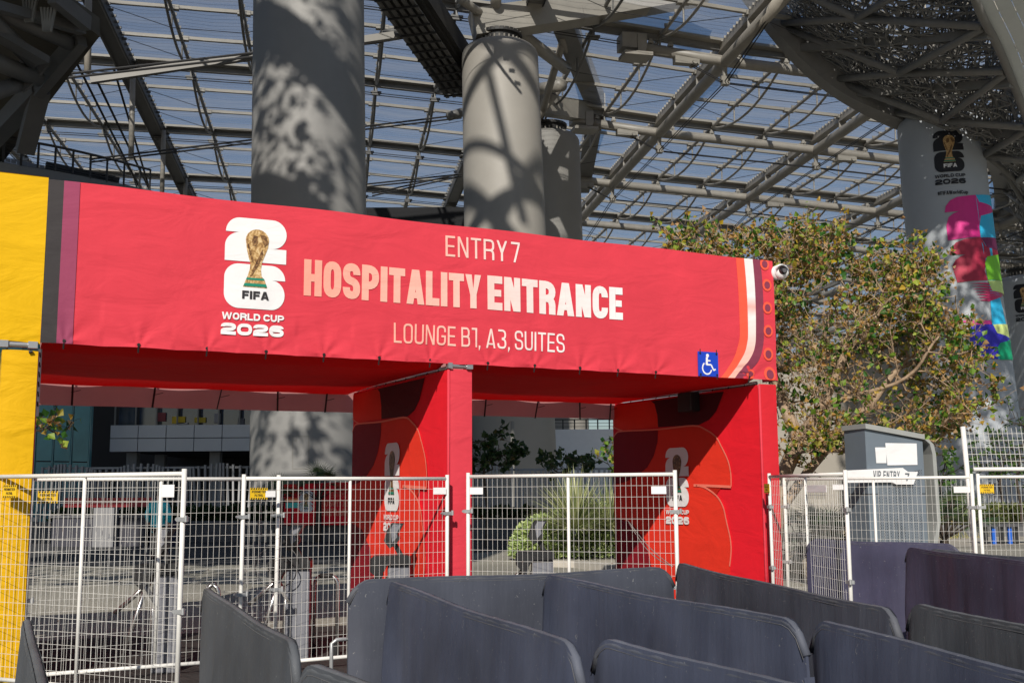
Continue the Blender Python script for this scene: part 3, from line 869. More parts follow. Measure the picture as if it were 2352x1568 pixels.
# ------------------------------------------------------------------ perforated shell on the right, added shadow casters overhead
def perf_mat(name, col, lo, hi, scale, dens=.5):
    m = bpy.data.materials.new(name); m.use_nodes = True
    nt = m.node_tree; N = nt.nodes; L = nt.links; b = N['Principled BSDF']
    b.inputs['Base Color'].default_value = (*col, 1); b.inputs['Roughness'].default_value = .5
    tc = N.new('ShaderNodeTexCoord')
    n1 = N.new('ShaderNodeTexNoise'); n1.inputs['Scale'].default_value = scale; n1.inputs['Detail'].default_value = 3; n1.inputs['Distortion'].default_value = 1.0
    n2 = N.new('ShaderNodeTexNoise'); n2.inputs['Scale'].default_value = scale * .28; n2.inputs['Detail'].default_value = 2
    L.new(tc.outputs['Object'], n1.inputs[0]); L.new(tc.outputs['Object'], n2.inputs[0])
    ad = N.new('ShaderNodeMath'); ad.operation = 'MULTIPLY_ADD'; ad.inputs[1].default_value = .55; L.new(n2.outputs['Fac'], ad.inputs[0]); L.new(n1.outputs['Fac'], ad.inputs[2])
    gt = N.new('ShaderNodeMath'); gt.operation = 'LESS_THAN'; gt.inputs[1].default_value = dens + .275; L.new(ad.outputs[0], gt.inputs[0])
    L.new(gt.outputs[0], b.inputs['Alpha'])
    return m
M_PERF = perf_mat('perforated_panel', (.58, .58, .57), 0, 1, 2.8, .535)
M_PERF_C = perf_mat('dense_shadow_screen', (.45, .45, .45), 0, 1, 2.2, .575)  # this and the next two serve only the added shadow screens
M_PERF_O = perf_mat('open_shadow_screen', (.45, .45, .45), 0, 1, 2.6, .49)
M_PERF_L = perf_mat('added_shadow_screen', (.45, .45, .45), 0, 1, 2.3, .515)
M_CLAD = mat('white_cladding', (.62, .66, .66), .45, var=.05, vscale=.6)
def cladding_lines():
    m = M_CLAD; N = m.node_tree.nodes; L = m.node_tree.links
    uv = N.new('ShaderNodeTexCoord'); wv = N.new('ShaderNodeTexWave'); wv.inputs['Scale'].default_value = .9; wv.bands_direction = 'Z'
    L.new(uv.outputs['Object'], wv.inputs[0])
    bp = N.new('ShaderNodeBump'); bp.inputs['Strength'].default_value = .0; L.new(wv.outputs['Fac'], bp.inputs['Height']); L.new(bp.outputs[0], N['Principled BSDF'].inputs['Normal'])
shell = thing('perforated_shell', 'silver shell of perforated panels on a tangle of dark struts curving down at upper right', 'shell', (20, 50, 0))
# inner edge (over column with the wrap), outer edge, cladding edge
G1 = [aty(1560, -260, 60), aty(1700, -60, 60), aty(1875, 150, 60), aty(2062, 262, 60.5), aty(2260, 330, 66), aty(2300, 430, 90), aty(2290, 560, 115), aty(2275, 650, 130)]
G2 = [aty(2110, -420, 42), aty(2228, -30, 46), aty(2302, 130, 50), aty(2372, 310, 55), aty(2410, 420, 62), aty(2440, 540, 80), aty(2480, 640, 105), aty(2500, 720, 120)]
def lerp_poly(P, t):
    n = len(P) - 1; x = min(t * n, n - 1e-6); i = int(x); f = x - i
    # smooth
    p0 = P[max(i - 1, 0)]; p1 = P[i]; p2 = P[i + 1]; p3 = P[min(i + 2, n)]
    return 0.5 * ((2 * p1) + (p2 - p0) * f + (2 * p0 - 5 * p1 + 4 * p2 - p3) * f * f + (3 * p1 - p0 - 3 * p2 + p3) * f ** 3)
def SH(t, v, up=0.0):
    a = lerp_poly(G1, t); b = lerp_poly(G2, t)
    p = a + (b - a) * v
    return Vector((p.x, p.y, p.z + up - 1.2 * sin(pi * v)))
g = MB(); g.grid(lambda a, b: SH(a, b, 1.9), 60, 14); g.build('perforated_skin', M_PERF, shell)
g = MB(); g.sweepbox([lerp_poly(G1, i / 60.) for i in range(61)], 1.15, 1.25); g.build('inner_girder', M_STEEL_G, shell)
g = MB(); g.path([lerp_poly(G2, i / 40.) for i in range(41)], .20, 10); g.build('outer_tube', M_STEEL_G, shell, smooth=True)
rnd = random.Random(5)
nb = 10
for i in range(nb):
    t = (i + .5) / nb
    g = MB(); g.bar(SH(t, 0, -.2), SH(t - .02, 1, -.1), .42, .42); g.build('cross_beam', M_LATT, shell)
    g = MB()
    m0 = SH(t + .02, .52, .1)
    for (tt, vv) in ((t - .03, .02), (t + .065, .02), (t - .035, .98), (t + .06, .98)): g.tube(SH(tt, vv, 0), m0, .19, 10)
    g.build('raking_tube', M_LATT, shell, smooth=True)
# space frame: a dense double layer of thin struts
nu, nv = 74, 15
nodes = {}
for i in range(nu):
    for j in range(nv):
        for l in (0, 1):
            nodes[i, j, l] = SH((i + .5 * l + rnd.uniform(-.15, .15)) / nu, min(1, (j + .5 * l + rnd.uniform(-.15, .15)) / (nv - 1)), .55 + .95 * l + rnd.uniform(-.12, .12))
g = MB()
for (i, j, l), p in nodes.items():
    for di, dj, dl in ((1, 0, 0), (0, 1, 0), (1, 1, 0)):
        q = nodes.get((i + di, j + dj, l))
        if q is not None and rnd.random() < .62: g.tube(p, q, .05, 4, cap=False)
    if l == 0:
        for di, dj in ((0, 0), (-1, 0), (0, -1), (-1, -1)):
            q = nodes.get((i + di, j + dj, 1))
            if q is not None and rnd.random() < .8: g.tube(p, q, .045, 4, cap=False)
sf = g.build('space_frame', M_LATT, shell); sf['kind'] = 'stuff'
# cladding outside the outer tube
g = MB()
for i in range(40):
    for k in range(14):
        def CP(tt, vv):
            p = lerp_poly(G2, tt); return p + Vector((7.5 * vv, -5.5 * vv + 3 * vv * vv, 1.2 * vv + .15))
        a0_, a1_ = i / 40., (i + 1) / 40.
        g.poly([CP(a0_, k / 14.), CP(a1_, k / 14.), CP(a1_, (k + .965) / 14.), CP(a0_, (k + .965) / 14.)])
g.build('cladding_panel', M_CLAD, shell)
# unseen sheets added out of frame to cast dapples and shade: pierced and solid
g = MB()
def OV(x, z): return (x, 15 - (z - 18) * .12, z)
def ovgrid(mb_, x0, x1, z0, z1, nx=1, nz=1): mb_.grid(lambda a, b: OV(x0 + (x1 - x0) * a, z0 + (z1 - z0) * b), nx, nz)
ovgrid(g, -15.5, -6.8, 18.3, 42)
g.build('added_shadow_screen', M_PERF_L, shell)
g = MB(); g.grid(lambda a, b: (15.6 + 9 * a, 30, 14 + 23.5 * b), 1, 1); g.build('added_shadow_screen', M_PERF_C, shell)  # added out of frame to dapple the wrapped column
g = MB(); g.grid(lambda a, b: (-14 + 10.4 * a, 8, 8.2 + 4.6 * b), 1, 1); g.build('added_shadow_screen', M_PERF_O, shell)  # added to throw foliage-like shadow streaks on the ground
g = MB()
ovgrid(g, -60, -15.5, 14.5, 44)
g.grid(lambda a, b: (-16 + 12.4 * a, 8, 12.8 + 6.2 * b), 1, 1)
ovgrid(g, -15.5, -6.8, 13.6, 18.0)
ovgrid(g, -6.8, 4.5, 13.6, 20.7)
ovgrid(g, -9.2, -4.6, 27, 36.5)
ovgrid(g, -4.6, 9, 27, 41.5)
g.build('added_shade_panels', M_CLAD, shell)  # unseen solid sheets added to shade the building, ground and terrace
g = MB()
for (xa, za, xb, zb, r) in ((-15, 38, -6, 30, .8), (-15, 30.5, -6, 24.5, .75), (-15, 21, -6, 25.5, .55), (-16, 45, -6, 39, .7)):
    a = OV(xa, za); b = OV(xb, zb); g.tube((a[0], a[1] + .6, a[2]), (b[0], b[1] + .6, b[2]), r, 10)
g.build('added_shadow_strut', M_STEEL_G, shell)  # added bars for the diagonal shadow bands on the first column
# unseen tubes added to cast crossing beam shadows on the second column
g = MB()
def TV(x, z): return (x - 4.2, 10, z + 18.6)
for (xa, za, xb, zb, r) in ((-6.6, 38.5, -.2, 33.5, .55), (-6.2, 32.5, .6, 37.6, .45), (-5.8, 31.6, -.6, 28.2, .35), (-5.6, 29.4, .3, 21.6, .6), (-.6, 30.5, -4.9, 21.5, .42), (-6.4, 25.2, .4, 28.6, .5), (-3.4, 34, -1.6, 26, .3), (-5.6, 22.5, -.5, 25.2, .38)):
    g.tube(TV(xa, za), TV(xb, zb), r * .78, 8)
g.build('truss_tube', M_STEEL_G, shell)  # added shadow casters, not part of any real truss

# ------------------------------------------------------------------ stadium building on the left
bld = thing('stadium_building', 'shaded stadium concourse with blue glass, white balcony band and dark undercroft', 'building', (-20, 58, 0))
M_BWHITE = mat('white_panel', (.52, .54, .58), .5, var=.04, vscale=.4)
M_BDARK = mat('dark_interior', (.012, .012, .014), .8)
M_GLASS = mat('teal_glass', (.09, .34, .40), .08, spec=.8, var=.25, vscale=.25)
D1 = 58
def bx(x, y): return aty(x, y, D1)
zf0, zf1 = bx(400, 1036).z, bx(400, 976).z
xl, xr = bx(255, 1000).x, bx(640, 1000).x
g = MB(); pw = (xr - xl) / 6.0
for k in range(6):
    for (za, zb) in ((zf0, (zf0 + zf1) / 2 - .02), ((zf0 + zf1) / 2 + .02, zf1)):
        g.box((xl + pw * (k + .5), D1, (za + zb) / 2), (pw - .04, .3, zb - za))
g.build('balcony_band', M_BWHITE, bld)
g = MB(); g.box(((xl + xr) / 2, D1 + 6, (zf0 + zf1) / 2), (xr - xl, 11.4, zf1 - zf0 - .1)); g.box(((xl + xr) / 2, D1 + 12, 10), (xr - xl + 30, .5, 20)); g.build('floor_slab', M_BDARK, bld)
zt = bx(400, 930).z
for k in range(9):
    g = MB(); x = xl + (xr - xl) * k / 8.0
    g.box((x, D1 + .5, (zf1 + zt + 1.5) / 2), (.07, .1, zt + 1.5 - zf1)); g.build('mullion', M_STEEL_G, bld)
WG = mat('dim_window_glass', (.03, .045, .075), .1, spec=.8, var=.5, vscale=.6)
for k in range(8):
    g = MB(); a = xl + (xr - xl) * k / 8.0; b = xl + (xr - xl) * (k + 1) / 8.0
    g.box(((a + b) / 2, D1 + .9, (zf1 + zt + 1.5) / 2), (b - a - .12, .05, zt + 1.5 - zf1)); g.build('window', WG, bld)
for (x, y, w_, h_, c) in ((705, 962, 30, 16, (.55, .38, .01)), (360, 955, 20, 20, (.20, .03, .04)), (450, 962, 26, 12, (.45, .33, .02)), (490, 958, 14, 22, (.25, .25, .28)), (545, 966, 14, 16, (.12, .12, .14)), (410, 970, 22, 4, (.5, .5, .5))):
    p = bx(x if x < 700 else 400, y); g = MB(); g.box((p.x, D1 + .8, p.z), (w_ / FPX * D1, .1, h_ / FPX * D1)); g.build('window_display', mat('display_%d' % int(c[0] * 1000 + w_), c, .6), bld)
for x in (283, 478, 300):
    p = bx(x, 1060); g = MB(); g.box((p.x, D1 + (1.5 if x != 300 else 5), zf0 / 2), (.55, .55, zf0)); g.build('undercroft_column', mat('undercroft_paint', (.20, .21, .23), .6), bld)
# curved glass facade
for k in range(7):
    a0_, a1_ = k / 7.0, (k + 1) / 7.0
    def GP(t, z): return (bx(80 + 180 * t, 1000).x, D1 - 3.5 * cos(t * pi / 2) - 3, z)
    g = MB(); p, q = GP(a0_, 0), GP(a1_ - .02, 0)
    for (za, zb) in ((0, 3.2), (3.26, 8.8)): g.poly([(p[0], p[1], za), (q[0], q[1], za), (q[0], q[1], zb), (p[0], p[1], zb)])
    g.build('glass_pane', M_GLASS, bld)
    g = MB(); g.box((q[0], q[1] + .2, 4.5), (.08, .3, 9)); g.build('glass_fin', mat('fin_glass', (.12, .32, .36), .2), bld)
# upper terrace with railing and louvre box
M_FASC = mat('grey_fascia', (.20, .215, .235), .6, var=.06, vscale=.3)
top = [aty(-140, 330, 44), aty(0, 372, 44), aty(120, 392, 46), aty(240, 415, 50), aty(340, 436, 56)]
def tl(t): return lerp_poly(top, t)
g = MB(); g.grid(lambda a, b: tl(a) + Vector((0, .0 + 1.0 * b, -3.2 * b)), 24, 2); g.grid(lambda a, b: tl(a) + Vector((0, 8 * b, .02 + 1.4 * b)), 24, 2); g.build('terrace_fascia', M_FASC, bld)
g = MB()
for k in range(25): 
    p = tl(k / 24.) + Vector((0, .25, 0)); 
    if k % 2 == 0: g.tube(p, p + Vector((0, 0, 1.15)), .05, 6)
g.path([tl(k / 24.) + Vector((0, .25, 1.15)) for k in range(25)], .06, 6)
for h in (.3, .5, .7, .9): g.path([tl(k / 24.) + Vector((0, .25, h)) for k in range(25)], .012, 4)
g.build('terrace_railing', M_STEEL_D, bld)
g = MB(); xa_, xb_ = aty(104, 400, 50).x, aty(236, 400, 50).x
for k in range(14): g.bar((xa_, 50, aty(104, 374, 50).z - .12 * k - .02), (xb_, 51.5, aty(236, 384, 50).z - .12 * k - .10), .4, .09)
g.bar((xa_, 50.4, aty(104, 374, 50).z - .8), (xb_, 51.9, aty(236, 384, 50).z - .9), .1, 1.9)
g.build('louvre_panel', mat('black_louvre', (.012, .012, .013), .5), bld)
g = MB(); 
for k in range(18): g.poly([aty(-40 + 13 * k, 352 + 2.6 * k, 52), aty(-40 + 13 * k + 12.6, 352 + 2.6 * (k + 1), 52), aty(-40 + 13 * k + 12.6, 392 + 2.6 * k, 52), aty(-40 + 13 * k, 392 + 2.6 * k, 52)])
g.build('terrace_wall', mat('ribbed_wall', (.16, .165, .175), .6, var=.1, vscale=2), bld)

# dark overhang in the upper left corner
ovh = thing('concourse_overhang', 'dark underside of a concrete concourse with pipes and gusset plates in the top left corner', 'overhang', tuple(aty(100, 150, 36)))
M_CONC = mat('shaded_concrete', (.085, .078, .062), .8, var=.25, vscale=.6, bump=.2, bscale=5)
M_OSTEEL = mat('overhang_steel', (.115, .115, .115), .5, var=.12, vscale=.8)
def op(x, y, d=36): return aty(x, y, d)
# slab edge: front fascia from top centre to the corner, then back down-left
g = MB()
crn = [(120, -40), (229, 42), (229, 78), (112, -6)]
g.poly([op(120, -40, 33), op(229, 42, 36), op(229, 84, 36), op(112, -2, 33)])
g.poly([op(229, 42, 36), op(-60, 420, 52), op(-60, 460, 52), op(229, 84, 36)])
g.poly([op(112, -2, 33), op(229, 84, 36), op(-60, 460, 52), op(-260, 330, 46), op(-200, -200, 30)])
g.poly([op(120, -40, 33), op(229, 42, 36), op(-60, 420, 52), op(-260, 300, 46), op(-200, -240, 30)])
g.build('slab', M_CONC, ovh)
for (x0, y0, d0, x1, y1, d1, wd) in ((-20, 20, 33, 160, 100, 36, .45), (-40, 130, 34, 85, 180, 37, .55), (-20, 45, 33, 75, 140, 36, .5), (-20, 215, 35, 50, 190, 37, .5)):
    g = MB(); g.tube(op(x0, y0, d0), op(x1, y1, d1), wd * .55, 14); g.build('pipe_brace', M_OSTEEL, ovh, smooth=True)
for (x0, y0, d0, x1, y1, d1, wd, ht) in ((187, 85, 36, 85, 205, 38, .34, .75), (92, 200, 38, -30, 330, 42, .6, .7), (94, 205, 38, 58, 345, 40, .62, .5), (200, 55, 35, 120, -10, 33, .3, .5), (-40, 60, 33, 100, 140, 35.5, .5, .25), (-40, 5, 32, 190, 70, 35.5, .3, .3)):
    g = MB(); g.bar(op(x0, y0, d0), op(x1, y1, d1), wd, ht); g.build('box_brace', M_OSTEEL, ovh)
for pts in (((23, 170), (52, 130), (70, 122), (118, 140), (100, 160), (60, 205), (78, 190), (50, 210)), ((140, 95), (180, 60), (183, 85), (155, 108))):
    g = MB(); P = [op(x, y, 36.6) for x, y in pts]
    c = sum(P, Vector()) / len(P); P.sort(key=lambda p: atan2(p.z - c.z, p.x - c.x))
    k0 = len(g.v); g.poly(P); g.poly([p + Vector((0, .12, 0)) for p in reversed(P)])
    for a, b in zip(P, P[1:] + P[:1]): g.poly([a, b, b + Vector((0, .12, 0)), a + Vector((0, .12, 0))])
    g.build('gusset_plate', M_OSTEEL, ovh)
for (x, y) in ((68, 20), (110, 42)):
    g = MB(); p = op(x, y, 33.5)
    for k in range(5): g.bar(p + Vector((-.22 + .11 * k, 0, .35)), p + Vector((-.1 + .05 * k, 0, -.45)), .07, .1)
    g.build('lamp', mat('lamp_metal', (.22, .22, .21), .4), ovh)

# pale terrace wall and railing between the second column and the right leg
tw_ = thing('terrace_wall', 'pale blue white terrace wall with a dark railing seen under the arch', 'wall', tuple(aty(1340, 1100, 66)))
D2_ = 66
g = MB(); z1_ = aty(1340, 986, D2_).z; xa, xb = aty(1240, 1000, D2_).x, aty(1480, 1000, D2_).x
g.box(((xa + xb) / 2, D2_, z1_ / 2), (xb - xa, .5, z1_)); g.build('wall', mat('terrace_white', (.80, .82, .86), .6, var=.03), tw_)
g = MB(); zr = aty(1340, 963, D2_).z
for k in range(10): x = xa + (xb - xa) * k / 9; g.tube((x, D2_, z1_), (x, D2_, zr), .045, 6)
for h in (zr, z1_ + (zr - z1_) * .3, z1_ + (zr - z1_) * .65): g.tube((xa, D2_, h), (xb, D2_, h), .04 if h == zr else .015, 6)
g.build('railing', M_STEEL_D, tw_)
pole = MB(); p = aty(1177, 967, 50); pole.tube((p.x, 50, 0), p, .09, 10); tag(pole.build('steel_pole', M_STEEL_G), 'slim grey pole standing against the pale column under the arch', 'pole')
# beige concourse wall behind the big tree
cw = thing('concourse_wall', 'sunlit beige concourse wall with a dark coping behind the bushy tree', 'wall', tuple(aty(1900, 900, 74)))
g = MB()
a = aty(1640, 868, 74); b = aty(2190, 770, 74)
g.poly([(a.x, 74, 0), (b.x, 74, 0), b, a]); g.poly([a, b, b + Vector((0, 5, 0)), a + Vector((0, 5, 0))]); g.poly([(b.x, 74, 0), (b.x, 79, 0), b + Vector((0, 5, 0)), b])
g.build('wall', mat('beige_wall', (.30, .275, .24), .7, var=.06, vscale=.5), cw)
g = MB(); g.bar(a + Vector((0, -.2, .3)), b + Vector((0, -.2, .3)), .6, .8); g.build('coping', M_STEEL_D, cw)
# ------------------------------------------------------------------ entrance arch
def fabric(name, col, var=.06, transl=0.0, rough=.75, wr=.25, wscale=2.2):
    m = mat(name, col, rough, var=var, vscale=1.2, transl=transl, spec=.25)
    nt = m.node_tree; N = nt.nodes; L = nt.links
    tc = N.new('ShaderNodeTexCoord')
    n1 = N.new('ShaderNodeTexNoise'); n1.inputs['Scale'].default_value = wscale; n1.inputs['Detail'].default_value = 5; n1.inputs['Distortion'].default_value = .6
    n2 = N.new('ShaderNodeTexNoise'); n2.inputs['Scale'].default_value = 220; n2.inputs['Detail'].default_value = 2
    mp = N.new('ShaderNodeMapping'); mp.inputs['Scale'].default_value = (.7, .7, 1.7)
    L.new(tc.outputs['Object'], mp.inputs[0]); L.new(mp.outputs[0], n1.inputs[0]); L.new(tc.outputs['Object'], n2.inputs[0])
    b1 = N.new('ShaderNodeBump'); b1.inputs['Strength'].default_value = wr; b1.inputs['Distance'].default_value = .08
    b2 = N.new('ShaderNodeBump'); b2.inputs['Strength'].default_value = .12; b2.inputs['Distance'].default_value = .002
    L.new(n1.outputs['Fac'], b1.inputs['Height']); L.new(n2.outputs['Fac'], b2.inputs['Height']); L.new(b1.outputs[0], b2.inputs['Normal'])
    L.new(b2.outputs[0], N['Principled BSDF'].inputs['Normal'])
    return m
M_RED = fabric('red_fabric', (.635, .044, .068), wr=.32)
M_REDW = fabric('red_wall_fabric', (.80, .012, .026))
M_REDL = fabric('red_leg_fabric', (.62, .018, .030))
M_CEIL = fabric('red_ceiling_fabric', (.62, .003, .003), transl=.22, wr=.5, wscale=1.2)
M_YEL = fabric('yellow_fabric', (.70, .405, .001), wr=.55, wscale=1.6)
M_YEL2 = fabric('yellow_leg_fabric', (.68, .385, .002), wr=.5)
M_BRED = fabric('bright_red_print', (.78, .035, .016)); M_MAROON = fabric('maroon_print', (.085, .006, .011)); M_DRED = fabric('deep_red_print', (.22, .004, .012))
M_PINKL = fabric('pink_line_print', (.85, .20, .14)); M_CHAR = fabric('charcoal_print', (.045, .040, .042)); M_MAUVE = fabric('mauve_print', (.30, .055, .115))
M_ORANGE = fabric('orange_red_print', (.84, .10, .055)); M_PLUM = fabric('plum_print', (.22, .040, .075)); M_WPRINT = fabric('white_print', (.80, .79, .80), var=.02)
M_TUBE = mat('truss_aluminium', (.45, .45, .46), .35, metal=.7, var=.1)
M_TIE = mat('black_zip_tie', (.012, .012, .012), .5)
def stripe_white():
    m = M_WPRINT.copy(); m.name = 'fading_white_print'; N = m.node_tree.nodes; L = m.node_tree.links
    tc = N.new('ShaderNodeTexCoord'); sp = N.new('ShaderNodeSeparateXYZ'); L.new(tc.outputs['Object'], sp.inputs[0])
    cr = N.new('ShaderNodeValToRGB'); mr = N.new('ShaderNodeMapRange'); mr.inputs[1].default_value = 3.05; mr.inputs[2].default_value = 4.6
    L.new(sp.outputs[2], mr.inputs[0]); L.new(mr.outputs[0], cr.inputs[0])
    e = cr.color_ramp.elements; e[0].position = 0; e[0].color = (.85, .40, .33, 1); e[1].position = 1; e[1].color = (.80, .76, .76, 1)
    for p_, c_ in ((.22, (.84, .50, .44)), (.40, (.82, .70, .68)), (.52, (.81, .75, .75)), (.60, (.83, .42, .38)), (.68, (.80, .76, .76))):
        k = e.new(p_); k.color = (*c_, 1)
    L.new(cr.outputs[0], N['Principled BSDF'].inputs['Base Color'])
    return m
def text_grad(name='pink_to_white_print', u0=-1.77, u1=2.1):
    m = fabric(name, (.85, .5, .42), var=.01); N = m.node_tree.nodes; L = m.node_tree.links
    tc = N.new('ShaderNodeTexCoord'); dt = N.new('ShaderNodeVectorMath'); dt.operation = 'DOT_PRODUCT'; dt.inputs[1].default_value = tuple(AU)
    L.new(tc.outputs['Object'], dt.inputs[0])
    mr = N.new('ShaderNodeMapRange'); mr.inputs[1].default_value = u0; mr.inputs[2].default_value = u1; L.new(dt.outputs['Value'], mr.inputs[0])
    cr = N.new('ShaderNodeValToRGB'); e = cr.color_ramp.elements
    e[0].position = 0; e[0].color = (.90, .35, .27, 1); e[1].position = 1; e[1].color = (.82, .80, .81, 1)
    k = e.new(.42); k.color = (.88, .46, .39, 1); k = e.new(.62); k.color = (.84, .63, .60, 1)
    L.new(mr.outputs[0], cr.inputs[0]); L.new(cr.outputs[0], N['Principled BSDF'].inputs['Base Color'])
    return m
ZB, ZT = 3.06, 4.60
UL, UR = -4.22, 4.39
arch = thing('entrance_arch', 'long red fabric entrance arch reading HOSPITALITY ENTRANCE over two gateways', 'entrance arch', tuple(AO))
ties_u = [-4.02, -3.36, -2.72, -2.14, -1.54, -.94, -.36, .32, .90, 1.49, 2.02, 2.55, 3.95]
def bulge(u, z):
    """fabric relief: soft sag between the ties along the lower hem"""
    h = (z - ZB) / (ZT - ZB)
    a = 0.0
    d = min(abs(u - t) for t in ties_u)
    a += .013 * math.exp(-h * 7) * min(1, d / .25)
    a += .010 * math.exp(-h * 5) * sin(u * 9 + h * 16) + .012 * sin(h * pi) + .004 * sin(u * 2.3 + h * 5)
    t = min(ties_u, key=lambda q: abs(u - q)); r_ = hypot(u - t, z - ZB); th = atan2(z - ZB, u - t)
    a += .0085 * sin(th * 8 + t * 5) * math.exp(-r_ / .26) * min(1, r_ / .06) + .0035 * sin(th * 5 + u * 7 + t) * math.exp(-h * 3.5)
    return a
def fz(u, z):
    d = min(abs(u - t) for t in ties_u)
    h = (z - ZB) / (ZT - ZB)
    return z + .007 * (1 - min(1, (d / .3) ** 2)) * (1 - h) ** 6 + .006 * sin(u * 3) * h
def fmap(u, z, l=0.0):
    return ap(u, -.02 - bulge(u, z) - l, fz(u, z))
mb = MB(); mb.grid(lambda a, b: fmap(UL + (UR - UL) * a, ZB + (ZT - ZB) * b), 420, 60)
mb.grid(lambda a, b: fmap(UL + (UR - UL) * a, ZT) + (AW * .30 * b), 60, 1)
mb.grid(lambda a, b: fmap(UR, ZB + (ZT - ZB) * a) + AW * .30 * b, 8, 2)
mb.build('banner', M_RED, arch, smooth=True)
# hem
mb = MB(); mb.grid(lambda a, b: fmap(UL + (UR - UL) * a, ZB + .035 * b, .004), 420, 1)
mb.build('banner_hem', M_RED, arch, smooth=True)
def fband(name, pts_l, pts_r, material, lift=.004, n=40):
    mb = MB(); n1 = len(pts_l)
    for i in range(n1 - 1):
        for q in range(6):
            t0, t1 = q / 6, (q + 1) / 6
            def L_(P, t): return (P[i][0] + (P[i + 1][0] - P[i][0]) * t, P[i][1] + (P[i + 1][1] - P[i][1]) * t)
            a, b, c, d = L_(pts_l, t0), L_(pts_r, t0), L_(pts_r, t1), L_(pts_l, t1)
            mb.poly([fmap(*a, lift), fmap(*b, lift), fmap(*c, lift), fmap(*d, lift)])
    return mb.build(name, material, arch, smooth=True)
def vband(name, ua, ub, m, lift=.004):
    mb = MB(); mb.grid(lambda a, b: fmap(ua + (ub - ua) * a, ZB + (ZT - ZB) * b, lift), 8, 60)
    return mb.build(name, m, arch, smooth=True)
vband('charcoal_stripe', -4.22, -4.085, M_CHAR, .008); vband('mauve_stripe', -4.085, -3.945, M_MAUVE, .008)
def s4(x, y): return uz((2600 + x / 2.4117) / 1.7415, (950 + y / 2.4117) / 1.7415)
E0 = [s4(*p) for p in ((815, 204), (835, 500), (850, 900), (835, 1030), (800, 1150), (740, 1250), (660, 1325))]
E1 = [s4(*p) for p in ((893, 212), (915, 500), (930, 900), (918, 1030), (885, 1140), (820, 1250), (725, 1335))]
E2 = [s4(*p) for p in ((975, 220), (995, 500), (1005, 900), (1000, 1030), (970, 1130), (900, 1240), (790, 1342))]
E3 = [s4(*p) for p in ((1050, 230), (1070, 500), (1082, 900), (1075, 1050), (1040, 1170), (980, 1260), (880, 1350))]
for E in (E0, E1, E2, E3): E[0] = (E[0][0], ZT); E[-1] = (E[-1][0], ZB + .002)
def dense(P, n=4):
    out = []
    for i in range(len(P) - 1):
        p0 = P[max(i - 1, 0)]; p1 = P[i]; p2 = P[i + 1]; p3 = P[min(i + 2, len(P) - 1)]
        for q in range(n):
            f = q / n
            out.append(tuple(.5 * ((2 * p1[k]) + (p2[k] - p0[k]) * f + (2 * p0[k] - 5 * p1[k] + 4 * p2[k] - p3[k]) * f * f + (3 * p1[k] - p0[k] - 3 * p2[k] + p3[k]) * f ** 3) for k in (0, 1)))
    return out + [P[-1]]
E0, E1, E2, E3 = map(dense, (E0, E1, E2, E3))
fband('orange_stripe', E0, E1, M_ORANGE, .006); fband('white_stripe', E1, E2, stripe_white(), .006); fband('plum_stripe', E2, E3, M_PLUM, .006)
for (x, y, k) in ((1088, 262, 1), (1108, 465, 1), (1112, 683, 1), (1120, 905, 1), (1123, 1128, 1.08), (1135, 1322, 1.25), (958, 1322, .8)):
    c = s4(x, y); ro = .077 * k
    o_ = [(min(UR, c[0] + ro * .95 * cos(t)), max(ZB + .002, min(ZT, c[1] + ro * sin(t)))) for t in [2 * pi * i / 28 for i in range(28)]]
    i_ = [(min(UR, c[0] + ro * .60 * cos(t)), max(ZB + .002, min(ZT, c[1] + ro * .62 * sin(t)))) for t in [2 * pi * i / 24 for i in range(24)]]
    rd_ = flat_mesh('ring_disc', [o_], fmap, M_ORANGE, arch, .011); sub(flat_mesh('ring_centre', [i_], fmap, M_PLUM, arch, .015), rd_)
# lettering
TG = text_grad()
lettering('lettering', 'HOSPITALITY', -1.77, .235, 3.685, 4.062, fmap, TG, arch, wd=.545, t=.220, gap=.050, rr=.46, lift=.006)
lettering('lettering', 'ENTRANCE', .315, 2.085, 3.685, 4.068, fmap, TG, arch, wd=.545, t=.220, gap=.050, rr=.46, lift=.006)
TG2 = text_grad('pale_pink_print', -1.3, 1.5)
lettering('lettering', 'ENTRY', -.19, .565, 4.245, 4.478, fmap, TG2, arch, wd=.53, t=.105, gap=.125, rr=.35, lift=.006)
lettering('lettering', '7', .615, .725, 4.245, 4.478, fmap, TG2, arch, wd=.50, t=.11, lift=.006)
lettering('lettering', 'LOUNGE B1, A3, SUITES', -.785, 1.29, 3.255, 3.47, fmap, TG2, arch, wd=.54, t=.105, gap=.115, space=.24, rr=.35, lift=.006)
e0 = uz(517, 500); e1 = uz(659, 530)
sc = e1[0] - e0[0] - .01
emblem(fmap, arch, M_WPRINT, M_WPRINT, BLACKP, GOLD, GOLD_D, GREEN, sc, e0[0], 4.435, lift=.006)
# ceiling, back banner
DPT = 3.3
for (ua, ub) in ((-4.2, -.15), (.14, 4.11)):
    mb = MB()
    def cz(a, b): 
        return ZB - .03 - .045 * sin(pi * a) ** .7 * sin(pi * min(1, b * 1.05)) ** .8 + .004 * sin(a * 26) * b - .035 * b ** 5
    mb.grid(lambda a, b: ap(ua + (ub - ua) * a, -.012 + (DPT + .045) * b, cz(a, b) + .08 * max(0, 1 - b * 12)), 60, 24)
    mb.build('ceiling', M_CEIL, arch, smooth=True)
M_BACK = fabric('pale_reverse_fabric', (.66, .31, .30), transl=.5)  # pale pink stands for whitish reverse plus daylight from behind
mb = MB(); mb.grid(lambda a, b: ap(-4.0 + 8.25 * a, DPT + .04 + .02 * sin(a * 40) * (1 - b), 2.745 + 1.85 * b + .012 * a * 2), 80, 6); mb.build('back_banner', M_BACK, arch, smooth=True)
